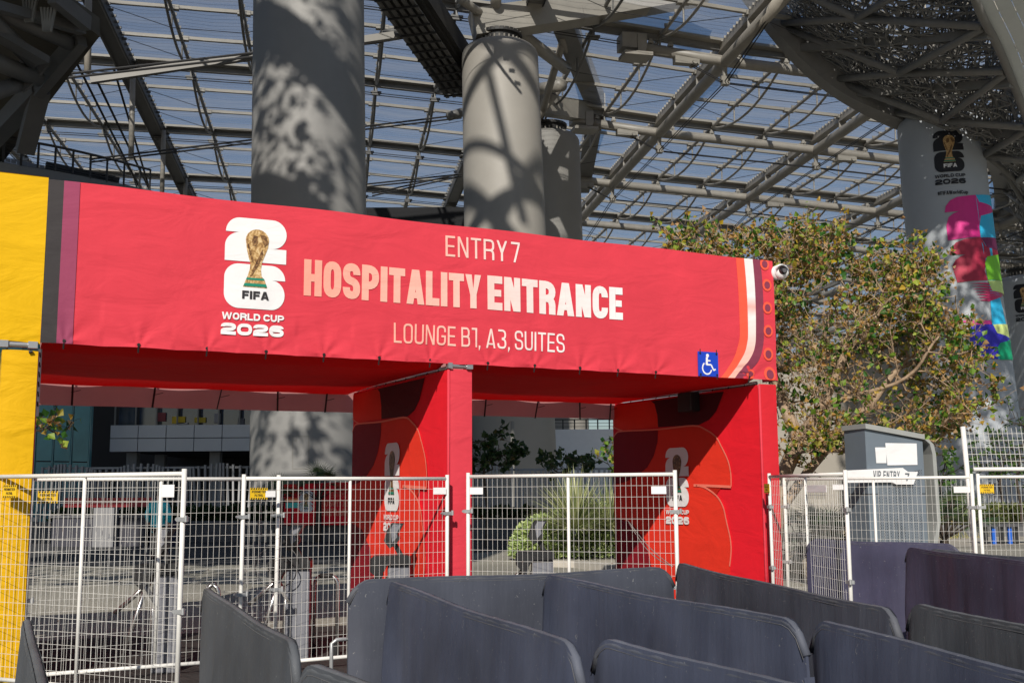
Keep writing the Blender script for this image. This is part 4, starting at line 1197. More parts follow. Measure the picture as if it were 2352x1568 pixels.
for k, u in enumerate([-3.62, -2.66, -1.84, -1.12, -.45, .16, 1.02, 1.9, 2.75, 3.45, 4.0]):
    mb = MB(); mb.bar(ap(u, DPT - .01, 3.04), ap(u - .03 * (k % 3), DPT - .01, 2.745), .022, .012); mb.tube(ap(u - .02, DPT - .02, 2.9), ap(u + .09, DPT - .03, 2.93), .004, 5); mb.build('strap', M_TIE, arch)
# legs and side walls
for (ua, ub, dep) in ((-.15, .14, 3.1), (4.11, 4.39, 3.42)):
    mb = MB()
    def wall_face(a, b): 
        return ap(ua - .006 * sin(b * 9) * sin(a * 5), .012 + (dep - .012) * a, 3.0 * b)
    mb.grid(wall_face, 30, 24)
    mb.grid(lambda a, b: ap(ub, dep - (dep - .012) * a, 3.0 * b), 10, 6)
    mb.grid(lambda a, b: ap(ub + (ua - ub) * a, dep, 3.0 * b), 3, 6)
    mb.build('side_wall', M_REDW, arch, smooth=True)
    mb = MB(); mb.grid(lambda a, b: ap(ua + (ub - ua) * a, 0 - .006 * sin(pi * a), 3.01 * b), 6, 20); lf_ = mb.build('leg_front', M_RED if ua < 0 else M_REDL, arch, smooth=True)
    mb = MB(); mb.path([ap(ua + .012, .0, z) for z in (0, 1, 2, 3.0)], .016, 8); sub(mb.build('leg_piping', M_RED, arch, smooth=True), lf_)
    mb = MB(); mb.tube(ap(ua + .05, .1, 3.03), ap(ua + .05, dep, 3.04), .025, 10); mb.build('truss_tube', M_TUBE, arch, smooth=True)
    mb = MB(); 
    for k in range(9): mb.tube(ap(ua + .05, .3 + .33 * k, 3.065), ap(ua + .0, .3 + .33 * k, 2.98), .006, 5)
    mb.build('wall_tie', M_TIE, arch)
mb = MB(); mb.tube(ap(-.11, .0, 3.045), ap(.13, .0, 3.045), .027, 12); mb.box(ap(.10, -.005, 3.045), (.07, .07, .06), YAW); mb.box(ap(-.13, -.0, 3.045), (.05, .07, .06), YAW); mb.build('truss_tube', M_TUBE, arch)
mb = MB(); mb.grid(lambda a, b: ap(-4.20, .30 + 3.0 * a, 3.0 * b), 12, 8); mb.build('side_wall', M_REDW, arch)
# eyelets and ties along the hem
for k, u in enumerate(ties_u):
    mb = MB(); p = fmap(u, ZB + .025, .008); mb.tube(p, p + Vector((0, 0, -.075)) + AW * .02, .008, 6); mb.tube(p - AW * .004, p + AW * .02, .016, 10); mb.build('zip_tie', M_TIE, arch)
# printed design on the two side walls
def wallprint(u, dep, w_of, sc_=1.0):
    def wm(x, z, l=0.0): return ap(u - .008 - l, x, z)
    return wm
def c7(x, y): return wz((1800 + x / 1.742) / 1.7415, (1500 + y / 1.742) / 1.7415, 4.11)
def c8(x, y): return wz((2900 + x / 1.7425) / 1.7415, (1500 + y / 1.7425) / 1.7415, 4.11)
WD = 3.40
z_line = c7(1300, 382)[1]; w_arc = c7(1455, 370)[0]
w_big = c7(1740, 352)[0]
def clipw(P): return [(max(.02, min(WD, a)), max(.01, min(2.97, b))) for a, b in P]
w_b0 = c7(1405, 150)[0]; w_r = c7(1895, 150)[0]
maroon_top = clipw([(w_b0, 2.97)] + arc(w_b0 - .0, z_line + .02, 0.02, .9, 90, 89, 1)[:0] + [c7(1430, 200), c7(1450, 280), c7(1455, 362), c7(1740, 346), c7(1810, 310), c7(1860, 250), c7(1895, 160), (c7(1912, 90)[0], 2.97)])
red_tl = clipw([(WD, 2.97), (w_b0, 2.97), c7(1430, 200), c7(1450, 280), c7(1455, 362), c7(1200, 384), c7(1160, 370), (WD, c7(1135, 345)[1])])
bright = clipw([(WD, c7(1140, 440)[1]), c7(1165, 405), c7(1210, 390), c7(1455, 378), c7(1700, 352), c7(1790, 380), c7(1860, 430), c7(1900, 500), c8(30, 600), c8(48, 690), c8(50, 775), c7(1900, 768), c7(1720, 765), c7(1780, 775), c7(1860, 830), c7(1910, 910), c8(20, 1030), c8(45, 1140), c8(50, 1230), c8(40, 1330), (c8(20, 1400)[0], .02), (WD, .02)])
maroon_q = clipw([(WD, c7(1140, 440)[1]), c7(1165, 405), c7(1210, 390), c7(1455, 378), c7(1450, 470), c7(1425, 560), c7(1380, 640), c7(1300, 710), c7(1220, 745), (WD, c7(1140, 760)[1])])
maroon_low = clipw([(WD, 1.30), (2.95, 1.22), (2.60, 1.0), (2.44, .6), (2.38, .02), (WD, .02)])
lines = [([c7(1140, 440), c7(1165, 405), c7(1210, 390), c7(1455, 378), c7(1700, 352), c7(1790, 380), c7(1860, 430), c7(1900, 500), c8(30, 600), c8(48, 690), c8(50, 775)], .022),
         ([c7(1705, 766), c7(1800, 769), c8(50, 777)], .034), ([c7(1720, 768), c7(1780, 780), c7(1860, 835), c7(1910, 915), c8(20, 1030), c8(45, 1140), c8(50, 1230), c8(40, 1330)], .024), ([c7(1140, 358), c7(1165, 372), c7(1210, 388)], .022)]
def side_design(u, dep):
    k = dep / 3.42
    def wm(x, z, l=0.0): return ap(u - .010 - l, x * k, z)
    flat_mesh('bright_red_shape', [bright], wm, M_BRED, arch, .000)
    flat_mesh('deep_red_shape', [red_tl], wm, M_BRED, arch, .003)
    flat_mesh('maroon_shape', [maroon_top], wm, M_MAROON, arch, .003)
    flat_mesh('maroon_quarter', [maroon_q, maroon_low], wm, M_DRED, arch, .004)
    rb_ = []
    for P, t in lines: rb_ += ribbon(dense(clipw(P), 4), t)
    flat_mesh('pink_outline', rb_, wm, M_PINKL, arch, .007)
    # wall emblem: mirrored so that it reads from inside the gateway
    a = c7(1507, 520); b = c7(1667, 520)
    wsc = (a[0] - b[0])
    def em(x, y, l=0.0): return wm(-x, y, l)
    emblem(em, arch, M_WPRINT, M_WPRINT, BLACKP, GOLD_D, GOLD_D, GREEN, wsc, -a[0], a[1] + .02, lift=.012)
side_design(4.11, 3.42); side_design(-.15, 3.1)
# dark speaker-like box on the right wall
mb = MB(); p = c7(1700, 200); mb.box(ap(4.02, p[0], p[1] + .02), (.16, .30, .26), YAW); o = bevel(mb.build('wall_light', mat('dark_box', (.012, .011, .012), .5)), .015); tag(o, 'small dark box lamp fixed high inside the right gateway wall', 'lamp')

# the neighbouring yellow arch
yarch = thing('yellow_arch', 'bright yellow fabric arch continuing past the left edge with a slim leg', 'entrance arch', tuple(ap(-4.38, 0, 0)))
mb = MB(); mb.grid(lambda a, b: ap(-8.5 + 4.28 * a, -.024 - .02 * sin(b * pi) - .006 * sin(a * 30) * (1 - b) ** 3, ZB + .008 - .02 * (1 - b) ** 8 * sin(a * 20) ** 2 + (ZT - ZB + .01) * b), 80, 20); mb.grid(lambda a, b: ap(-8.5 + 4.28 * a, -.03 + .3 * b, ZT + .018), 10, 1); mb.build('banner', M_YEL, yarch, smooth=True)
mb = MB(); mb.grid(lambda a, b: ap(-4.53 + .30 * a, -.006 - .01 * sin(pi * a), 2.99 * b), 6, 20); mb.grid(lambda a, b: ap(-4.53, .28 - .28 * a, 2.99 * b), 3, 8); mb.build('leg', M_YEL2, yarch, smooth=True)
mb = MB(); mb.grid(lambda a, b: ap(-4.225, .0 + .28 * a, 2.99 * b), 3, 8); mb.build('leg_side', M_REDW, yarch)
mb = MB(); mb.tube(ap(-4.56, .0, 3.04), ap(-4.24, .0, 3.04), .026, 12); mb.box(ap(-4.28, 0, 3.04), (.08, .08, .06), YAW); mb.box(ap(-4.52, 0, 3.04), (.07, .08, .06), YAW)
mb.tube(ap(-4.21, .1, 3.02), ap(-4.21, .1, 2.4), .02, 8); mb.build('truss_tube', M_TUBE, yarch)
for z in (2.95, 2.9):
    pass
for k in range(6):
    mb = MB(); mb.tube(ap(-4.215, .02, 2.98 - .09 * k), ap(-4.205, .06, 2.94 - .09 * k), .006, 5); mb.build('zip_tie', M_TIE, yarch)
mb = MB(); mb.tube(ap(-4.31, -.03, 2.97), ap(-4.28, -.03, 2.98), .014, 8); mb.build('eyelet', M_TIE, yarch)

# accessibility sign
sg = thing('accessibility_sign', 'blue square sign with white wheelchair symbol tied under the right end of the red banner', 'sign', tuple(ap(3.285, -.05, 3.21)))
def sgm(x, y, l=0.0): return ap(3.135 + .30 * x, -.075 - l, 3.065 + .30 * y)
mb = MB(); mb.box(ap(3.285, -.068, 3.215), (.30, .012, .30), YAW); mb.build('plate', mat('sign_blue', (.012, .055, .50), .35), sg)
W_ = M_WPRINT
PI_ = [arc(.46, .845, .075, .075, 0, 360, 16)[:-1]]
PI_ += ribbon([(.43, .78), (.41, .46)], .105) + ribbon([(.38, .645), (.60, .635)], .055) + ribbon(rpath([(.40, .475), (.63, .475), (.75, .255), (.85, .30)], .02), .062)
PI_ += ribbon(arc(.42, .33, .225, .24, 125, 345, 22), .06)
flat_mesh('wheelchair_symbol', PI_, sgm, W_, sg, .002)
mb = MB(); f_ = .022
for a in ([(0, 0), (1, 0)], [(1, 0), (1, 1)], [(1, 1), (0, 1)], [(0, 1), (0, 0)]): pass
for (x, y) in ((.09, .93), (.91, .93), (.09, .07), (.91, .07)):
    p = Vector(sgm(x, y, .006)); mb.tube(p, p + Vector((0, 0, .05 if y > .5 else -.05)), .006, 6); mb.tube(p + AW * .004, p - AW * .003, .012, 10)
mb.build('zip_tie', M_TIE, sg)

# surveillance camera at the banner corner
cc = thing('surveillance_camera', 'white dome camera with dark lens on the upper right corner of the banner', 'camera', tuple(ap(4.45, -.1, 4.45)))
M_CAM = mat('white_plastic', (.78, .78, .78), .35)
pc = ap(4.455, -.11, 4.455)
mb = MB(); mb.tube(pc + AW * .22, pc + AW * .02, .075, 20, .098); mb.sphere(pc, .100, 20, 12, (1, .8, 1)); mb.build('housing', M_CAM, cc, smooth=True)
vd = (CAMP - pc).normalized(); vr = Vector((-vd.y, vd.x, 0)).normalized() * 1.0; vu = vr.cross(vd) * -1.0
if vu.z < 0: vu = -vu
vd = (vd + vr * .38).normalized()
mb = MB(); q = pc + vd * .056 + vu * .014; mb.sphere(q, .056, 18, 12); dm_ = mb.build('dome', mat('smoked_dome', (.015, .015, .017), .06, spec=.8), cc, smooth=True)
mb = MB(); qq = q + vd * .050; mb.tube(qq, qq + vd * .016, .026, 16); sub(mb.build('lens', mat('lens_grey', (.10, .10, .11), .2), cc), dm_)
mb = MB()
for i in range(12):
    a0_ = pi * (.04 + .92 * i / 12); a1_ = pi * (.04 + .92 * (i + 1) / 12)
    def VP(a, r, dw): return q + vr * (cos(a) * r) + vu * (sin(a) * r * .62 + .016) + vd * dw
    mb.poly([VP(a0_, .088, -.02), VP(a1_, .088, -.02), VP(a1_, .098, .075), VP(a0_, .098, .075)])
mb.build('sun_visor', M_CAM, cc)
mb = MB(); mb.tube(pc + AW * .3 + AU * -.2, pc + AW * .15, .03, 8); mb.build('bracket', M_CAM, cc)

# ------------------------------------------------------------------ wire fence panels
M_FW = mat('white_fence_paint', (.74, .73, .70), .45, var=.08, vscale=5)
M_FWIRE = mat('white_wire', (.66, .65, .62), .5, var=.12, vscale=12)
def rusty(m, th):
    N = m.node_tree.nodes; L = m.node_tree.links; b = N['Principled BSDF']
    src = b.inputs['Base Color'].links[0].from_socket
    tc = N.new('ShaderNodeTexCoord'); no = N.new('ShaderNodeTexNoise'); no.inputs['Scale'].default_value = 9; no.inputs['Detail'].default_value = 6; no.inputs['Roughness'].default_value = .8
    L.new(tc.outputs['Object'], no.inputs[0])
    mr = N.new('ShaderNodeMapRange'); mr.inputs[1].default_value = th; mr.inputs[2].default_value = th + .05; L.new(no.outputs['Fac'], mr.inputs[0])
    mx = N.new('ShaderNodeMix'); mx.data_type = 'RGBA'; mx.inputs[7].default_value = (.22, .12, .06, 1); L.new(mr.outputs[0], mx.inputs[0]); L.new(src, mx.inputs[6]); L.new(mx.outputs[2], b.inputs['Base Color'])
rusty(M_FWIRE, .62); rusty(M_FW, .68)
M_CLAMP = mat('galvanised', (.42, .43, .44), .4, metal=.5, var=.2, vscale=20)
LP, H0, H1 = 2.30, .06, 1.85
def make_panel():
    r = thing('fence_panel', 'panel', 'fence', (0, 0, 0), 'white wire mesh fence panels around the gateway', world=False)
    g = MB()
    g.tube((0, 0, .0), (0, 0, H1 + .02), .021, 10); g.tube((LP, 0, .0), (LP, 0, H1 + .02), .021, 10)
    g.tube((.02, 0, H1 - .02), (LP - .02, 0, H1 - .02), .019, 10); g.tube((.02, 0, H0 + .04), (LP - .02, 0, H0 + .04), .019, 10)
    g.build('frame', M_FW, r, smooth=True)
    g = MB(); g.tube((LP / 2, .012, H0 + .05), (LP / 2, .012, H1 - .03), .017, 8); g.build('stiffener', M_FW, r, smooth=True)
    g = MB(); rn = random.Random(3)
    n = 40
    for i in range(1, n):
        x = LP * i / n; g.path([(x, 0, H0 + .04), (x + rn.uniform(-.004, .004), rn.uniform(-.004, .004), .7), (x + rn.uniform(-.003, .003), 0, 1.3), (x, 0, H1 - .02)], .00175, 4)
    for j in range(1, 16):
        z = H0 + .04 + (H1 - .06 - H0) * j / 16; g.path([(0, .004, z), (LP * .3, .004, z + rn.uniform(-.004, .004)), (LP * .7, .004, z + rn.uniform(-.004, .004)), (LP, .004, z)], .00175, 4)
    g.build('wire_mesh', M_FWIRE, r)
    for x in (0, LP):
        for z in (.75, 1.47):
            g = MB(); g.box((x, 0, z), (.09, .055, .035)); g.tube((x - .055, -.02, z), (x - .055, .03, z), .012, 8); g.tube((x + .055, -.02, z - .02), (x + .055, -.02, z + .03), .014, 8); g.build('clamp', M_CLAMP, r)
        g = MB(); g.box((x, 0, .012), (.10, .55, .02)); g.build('foot', M_CLAMP, r)
    return r
proto = make_panel()
PAN = [((-4.62, 9.86), (-2.64, 8.90), .02, 'fence panel standing nearest the camera at the left, overlapping the yellow leg'),
       ((-4.36, 10.05), (-2.34, 11.08), 0, 'fence panel behind the nearest one, in front of the person in the teal jacket'),
       ((-2.56, 10.55), (-.69, 11.66), 0, 'fence panel in front of the left gateway ending at the middle red post'),
       ((-.47, 11.66), (1.58, 10.80), .02, 'fence panel in front of the right gateway starting at the middle red post'),
       ((3.10, 13.4), (3.39, 11.30), .02, 'fence panel seen almost edge on beside the right red leg'),
       ((3.62, 14.8), (5.52, 13.35), .0, 'fence panel in front of the grey totem'),
       ((5.60, 13.35), (7.90, 13.45), .0, 'fence panel at the right edge below the taller mesh')]
def place_panel(o, a, b, zz, label):
    a = Vector((a[0], a[1], 0)); b = Vector((b[0], b[1], 0)); d = b - a
    o.location = (a.x, a.y, zz); o.rotation_euler = (0, 0, atan2(d.y, d.x)); o.scale = (d.length / LP, 1, 1); o['label'] = label
for i, (a, b, zz, lab) in enumerate(PAN):
    o = proto if i == 0 else copy_tree(proto)
    place_panel(o, a, b, zz, lab)
ext = thing('mesh_extension', 'taller white mesh panel with open wire tips rising above the fence at the right edge', 'fence', (5.75, 13.75, 0))
g = MB(); e0 = Vector((5.72, 13.75, 0)); ed_ = Vector((1, .03, 0))
g.tube(e0 + Vector((-.10, 0, 2.46)), e0 + Vector((-.02, 0, .2)), .03, 10); g.tube(e0 + Vector((0, 0, 1.93)), e0 + ed_ * 2.4 + Vector((0, 0, 1.93)), .026, 10); g.build('frame', M_FW, ext, smooth=True)
g = MB()
for i in range(40): g.tube(e0 + ed_ * (.05 + .06 * i) + Vector((-.04, 0, 1.92)), e0 + ed_ * (.05 + .06 * i) + Vector((-.08, 0, 2.44 + .01 * (i % 3))), .003, 4)
for j in range(5): g.tube(e0 + Vector((-.06, 0, 2.03 + .085 * j)), e0 + ed_ * 2.4 + Vector((-.06, 0, 2.03 + .085 * j)), .003, 4)
g.build('wire_mesh', M_FWIRE, ext)

# plates wired to the fence
M_SIGN = mat('sign_yellow', (.72, .45, .01), .45); M_SBLK = mat('sign_black', (.02, .018, .012), .5)
def on_panel(i, s, z):
    a, b, zz, _ = PAN[i]; a = Vector((a[0], a[1], 0)); b = Vector((b[0], b[1], 0)); d = (b - a).normalized()
    n = Vector((d.y, -d.x, 0)); return a + (b - a) * s + Vector((0, 0, z + zz)), d, n
def warn(i, px, py, label, wd=.17, ht=.11, front=True):
    a, b, zz, _ = PAN[i]; A_ = Vector((a[0], a[1], 0)); d = (Vector((b[0], b[1], 0)) - A_).normalized(); n = Vector((d.y, -d.x, 0))
    p = onpl(px, py, A_, n)
    n = n * (1 if (p - CAMP).dot(n) < 0 else -1)
    r = thing('warning_sign', label, 'sign', tuple(p), 'yellow perimeter patrol plates on the fence')
    off = .03
    def m_(x, y, l=0): return p + d * (x * wd) + Vector((0, 0, y * ht)) + n * (off + l)
    g = MB(); g.bar(m_(-.5, 0), m_(.5, 0), .004, ht, (0, 0, 1)); g.build('plate', M_SIGN, r)
    g = MB()
    for row, y in ((0, .42), (1, -.42)):
        for k in range(7):
            x = -.46 + k * .135
            g.poly([m_(x, y - .07, .004), m_(x + .07, y - .07, .004), m_(x + .10, y + .07, .004), m_(x + .03, y + .07, .004)])
    g.build('chevrons', M_SBLK, r)
    lettering('lettering', 'PERIMETER', -.40, .40, .06, .27, m_, M_SBLK, r, wd=.6, t=.17, gap=.14, lift=.004)
    lettering('lettering', 'PATROL', -.24, .24, -.25, -.04, m_, M_SBLK, r, wd=.6, t=.17, gap=.14, lift=.004)
warn(0, 29, 1128, 'yellow PERIMETER PATROL plate against the yellow leg, furthest left'); warn(1, 109, 1141, 'yellow PERIMETER PATROL plate half covered by two layers of mesh near the yellow leg')
warn(2, 592, 1133, 'yellow PERIMETER PATROL plate on the fence panel of the left gateway'); warn(5, 1768, 1131, 'narrow yellow plate turned edge on beside the right red leg', wd=.10) if False else None
warn(6, 2264, 1122, 'yellow PERIMETER PATROL plate under the taller mesh at the right edge')
warn(4, 1767, 1121, 'yellow PERIMETER PATROL plate foreshortened beside the right red leg', wd=.17)
def plate(i, px, py, label, wd=.14, ht=.08):
    a, b, zz, _ = PAN[i]; A_ = Vector((a[0], a[1], 0)); d = (Vector((b[0], b[1], 0)) - A_).normalized(); n = Vector((d.y, -d.x, 0))
    p = onpl(px, py, A_, n); n = n * (1 if (p - CAMP).dot(n) < 0 else -1)
    g = MB(); g.bar(p - d * wd / 2 + n * .03, p + d * wd / 2 + n * .03, .006, ht); tag(bevel(g.build('blank_plate', M_WPRINT), .002), label, 'plate', 'blank white plates wired to the fence')
plate(0, 392, 1127, 'blank white plate beside the tall post of the nearest left fence panel', .13, .10)
plate(2, 619, 1134, 'blank white plate just right of the yellow plate in the left gateway', .10, .06)
plate(2, 1007, 1127, 'blank white plate at the right end of the left gateway fence', .15, .07)
plate(3, 1097, 1127, 'blank white plate at the left end of the right gateway fence', .15, .07)
plate(3, 1515, 1125, 'blank white plate over the foot of the wall emblem in the right gateway', .15, .075)
plate(5, 1797 + 130, 1118, 'blank white plate low behind the edge-on fence panel', .14, .07)
plate(5, 2209, 1124, 'blank white plate at the right end of the fence before the totem', .17, .075)
plate(4, 1882, 1122, 'blank white plate on the edge-on fence panel', .5, .075)

# ------------------------------------------------------------------ covered crowd barriers
def cover_mat(name, col, dust):
    m = bpy.data.materials.new(name); m.use_nodes = True
    nt = m.node_tree; N = nt.nodes; L = nt.links; b = N['Principled BSDF']
    tc = N.new('ShaderNodeTexCoord')
    n1 = N.new('ShaderNodeTexNoise'); n1.inputs['Scale'].default_value = 1.6; n1.inputs['Detail'].default_value = 7
    mp = N.new('ShaderNodeMapping'); mp.inputs['Scale'].default_value = (2.6, 2.6, .45)
    n2 = N.new('ShaderNodeTexNoise'); n2.inputs['Scale'].default_value = 1.0; n2.inputs['Detail'].default_value = 5
    n3 = N.new('ShaderNodeTexNoise'); n3.inputs['Scale'].default_value = 38; n3.inputs['Detail'].default_value = 3; n3.inputs['Distortion'].default_value = 1.5
    L.new(tc.outputs['Object'], n1.inputs[0]); L.new(tc.outputs['Object'], mp.inputs[0]); L.new(mp.outputs[0], n2.inputs[0]); L.new(tc.outputs['Object'], n3.inputs[0])
    r1 = N.new('ShaderNodeValToRGB'); r1.color_ramp.elements[0].position = .35; r1.color_ramp.elements[1].position = .75
    r1.color_ramp.elements[0].color = (*col, 1); r1.color_ramp.elements[1].color = (*tuple(c * 1.7 + .006 for c in col), 1)
    r2 = N.new('ShaderNodeMapRange'); r2.inputs[1].default_value = .52; r2.inputs[2].default_value = .85; r2.inputs[3].default_value = 0; r2.inputs[4].default_value = .40
    r3 = N.new('ShaderNodeMapRange'); r3.inputs[1].default_value = .69; r3.inputs[2].default_value = .74; r3.inputs[3].default_value = 0; r3.inputs[4].default_value = .75
    L.new(n1.outputs['Fac'], r1.inputs[0]); L.new(n2.outputs['Fac'], r2.inputs[0]); L.new(n3.outputs['Fac'], r3.inputs[0])
    m1 = N.new('ShaderNodeMix'); m1.data_type = 'RGBA'; m1.inputs[7].default_value = (*dust, 1); L.new(r2.outputs[0], m1.inputs[0]); L.new(r1.outputs[0], m1.inputs[6])
    m2 = N.new('ShaderNodeMix'); m2.data_type = 'RGBA'; m2.inputs[7].default_value = (.24, .24, .24, 1); L.new(r3.outputs[0], m2.inputs[0]); L.new(m1.outputs[2], m2.inputs[6])
    L.new(m2.outputs[2], b.inputs['Base Color']); b.inputs['Roughness'].default_value = .68; b.inputs['Specular IOR Level'].default_value = .35
    nb = N.new('ShaderNodeTexNoise'); nb.inputs['Scale'].default_value = 1.6; nb.inputs['Detail'].default_value = 5
    L.new(mp.outputs[0], nb.inputs[0])
    wv = N.new('ShaderNodeTexNoise'); wv.inputs['Scale'].default_value = 350; L.new(tc.outputs['Object'], wv.inputs[0])
    b1 = N.new('ShaderNodeBump'); b1.inputs['Strength'].default_value = .30; b1.inputs['Distance'].default_value = .06; L.new(nb.outputs['Fac'], b1.inputs['Height'])
    b2 = N.new('ShaderNodeBump'); b2.inputs['Strength'].default_value = .25; b2.inputs['Distance'].default_value = .002; L.new(wv.outputs['Fac'], b2.inputs['Height']); L.new(b1.outputs[0], b2.inputs['Normal'])
    L.new(b2.outputs[0], b.inputs['Normal'])
    return m
CV = [cover_mat('charcoal_cover', (.043, .048, .066), (.090, .096, .115)), cover_mat('slate_cover', (.044, .052, .084), (.098, .109, .148)), cover_mat('violet_cover', (.044, .043, .080), (.088, .086, .13)), cover_mat('faded_cover', (.052, .057, .067), (.108, .115, .125)), cover_mat('wine_stained_cover', (.034, .030, .056), (.10, .024, .032))]
M_SEAM = mat('faded_seam', (.10, .10, .107), .7, var=.35, vscale=14)
BH = 1.14
TOPS = {}
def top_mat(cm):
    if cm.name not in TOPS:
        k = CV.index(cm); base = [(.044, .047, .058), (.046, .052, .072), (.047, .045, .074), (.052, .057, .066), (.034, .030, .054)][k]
        TOPS[cm.name] = cover_mat('sunlit_top_%s' % cm.name, tuple(c * 1.15 + .012 for c in base), (.12, .12, .125))  # dusty top, its colour also lightened as if sunlit
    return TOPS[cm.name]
def barrier(a, b, label, cm, seed, length=None, hook=0, roll=.019):
    a = Vector((a.x, a.y, 0)); b = Vector((b.x, b.y, 0)); d = b - a
    if length: b = a + d.normalized() * length; d = b - a
    Lb = d.length; d.normalize(); n = Vector((d.y, -d.x, 0))
    if n.y > 0: n = -n
    rn = random.Random(seed)
    ph = [rn.uniform(0, 6.28) for _ in range(8)]; fr = [rn.uniform(3, 5), rn.uniform(8, 13), rn.uniform(17, 26)]
    base = a + d * Lb / 2
    r = thing('crowd_barrier', label, 'barrier', tuple(base), 'crowd barriers under dark fabric covers in the queue')
    R_ = .13
    def top(s):
        x = s * Lb; e = min(x, Lb - x)
        z = BH
        if e < R_:
            q = 1 - e / R_
            z = BH - .13 * (1 - sqrt(max(0, 1 - q * q * .92))) - .03 * q
        return z - .012 * sin(pi * s) + .004 * sin(s * 11 + ph[7])
    nu, nv = 72, 26
    def face(sgn):
        def fn(u_, v_):
            # denser sampling at ends
            s = .5 - .5 * cos(pi * u_); s = .35 * s + .65 * u_
            zt = top(s); z = zt * (1 - v_) + .02
            fall = v_
            th = roll * .9 + .010 * fall + .016 * sin(fall * 3.0)
            x = s * Lb
            fold = (.019 * sin(x * fr[0] + ph[0] + fall * .8) + .010 * sin(x * fr[1] + ph[1] + 1.5 * fall) + .003 * sin(x * fr[2] + ph[2])) * min(1, fall * 2.2)
            e = min(s, 1 - s) * Lb
            th = th * min(1, .35 + e / .10)
            p = a + d * x + n * (sgn * th + fold)
            return (p.x, p.y, z)
        return fn
    g = MB(); g.grid(face(1), nu, nv); g.grid(face(-1), nu, nv)
    for s in (0.0, 1.0):
        g.grid(lambda u_, v_: (Vector(face(1)(s, v_)) * (1 - u_) + Vector(face(-1)(s, v_)) * u_), 1, nv)
    g.build('cover', cm, r, smooth=True)
    # rolled top edge over the rail
    pts = []
    for i in range(61):
        s = i / 60.0; pts.append(a + d * (s * Lb) + Vector((0, 0, top(s) + .004)))
    rad = [roll * (1 + .10 * sin(i * 1.7 + ph[3]) * .5) for i in range(61)]
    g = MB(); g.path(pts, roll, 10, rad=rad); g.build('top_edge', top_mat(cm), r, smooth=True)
    g = MB(); g.path([p + n * (roll * .92) + Vector((0, 0, -.014)) for p in pts], .0018, 5); g.build('seam', M_SEAM, r, smooth=True)
    # loose flap at the far corner
    c0 = b
    g = MB()
    g.grid(lambda u_, v_: tuple(b + d * (.004 + .05 * u_ * v_ * (1 - .5 * v_)) + n * (.02 - .05 * u_) + Vector((0, 0, .82 * BH - .55 * v_))), 4, 10); g.build('corner_flap', cm, r, smooth=True)
    if hook:
        p = a if hook == 1 else b; q = -d if hook == 1 else d
        g = MB(); g.path([p + q * -.03 + Vector((0, 0, .80)), p + q * .07 + Vector((0, 0, .80)), p + q * .10 + Vector((0, 0, .78)), p + q * .10 + Vector((0, 0, .56)), p + q * .06 + Vector((0, 0, .47))], .012, 8); g.build('hook', M_CLAMP, r, smooth=True)
    g = MB()
    for s in (.15, .85): p = a + d * (s * Lb); g.box((p.x, p.y, .02), (.05, .6, .035), atan2(d.y, d.x))
    g.build('foot', M_CLAMP, r)
    return r
def bt(x, y): return atz(x, y, BH + .02)
barrier(bt(800, 1330), bt(1545, 1300), 'long charcoal barrier directly in front of the middle red post', CV[0], 1, hook=1)
barrier(bt(1555, 1290), bt(2065, 1400), 'charcoal barrier running from the right gateway fence toward the lower right', CV[0], 2)
barrier(bt(1250, 1315), bt(1850, 1425), 'scuffed slate blue barrier in the centre right with a pale worn streak', CV[1], 3)
barrier(bt(895, 1330), bt(1335, 1480), 'slate barrier in the lower centre with creased right corner and left hook', CV[1], 4, hook=1)
barrier(bt(1365, 1455), bt(1850, 1568), 'barrier nearest the camera at the lower right of centre with a white scuffed corner', CV[1], 5, length=2.3)
barrier(bt(1865, 1415), bt(2352, 1530), 'dark barrier with rounded corner in the lower right', CV[1], 6, length=2.5)
barrier(bt(2085, 1378), bt(2352, 1430), 'greenish faded barrier at the right edge', CV[3], 7, length=2.4)
barrier(bt(2080, 1255), bt(2352, 1285), 'dark violet barrier with wine red streaks at the right', CV[4], 8, length=2.4)
barrier(bt(2125, 1259), bt(2352, 1275), 'barrier mostly hidden behind the wine streaked one', CV[0], 10, length=2.4)
barrier(bt(1852, 1236), bt(2205, 1247), 'long violet barrier behind the edge-on fence panel', CV[2], 9)
barrier(bt(470, 1345), bt(685, 1480), 'grey barrier running down from the metal hoop at the left', CV[3], 11, hook=0)
barrier(bt(690, 1510), bt(850, 1568), 'barrier at the bottom edge just right of the grey one', CV[3], 12, length=2.3)
barrier(bt(60, 1415), bt(100, 1568), 'barrier seen end on in the lower left corner', CV[3], 13, length=2.3)

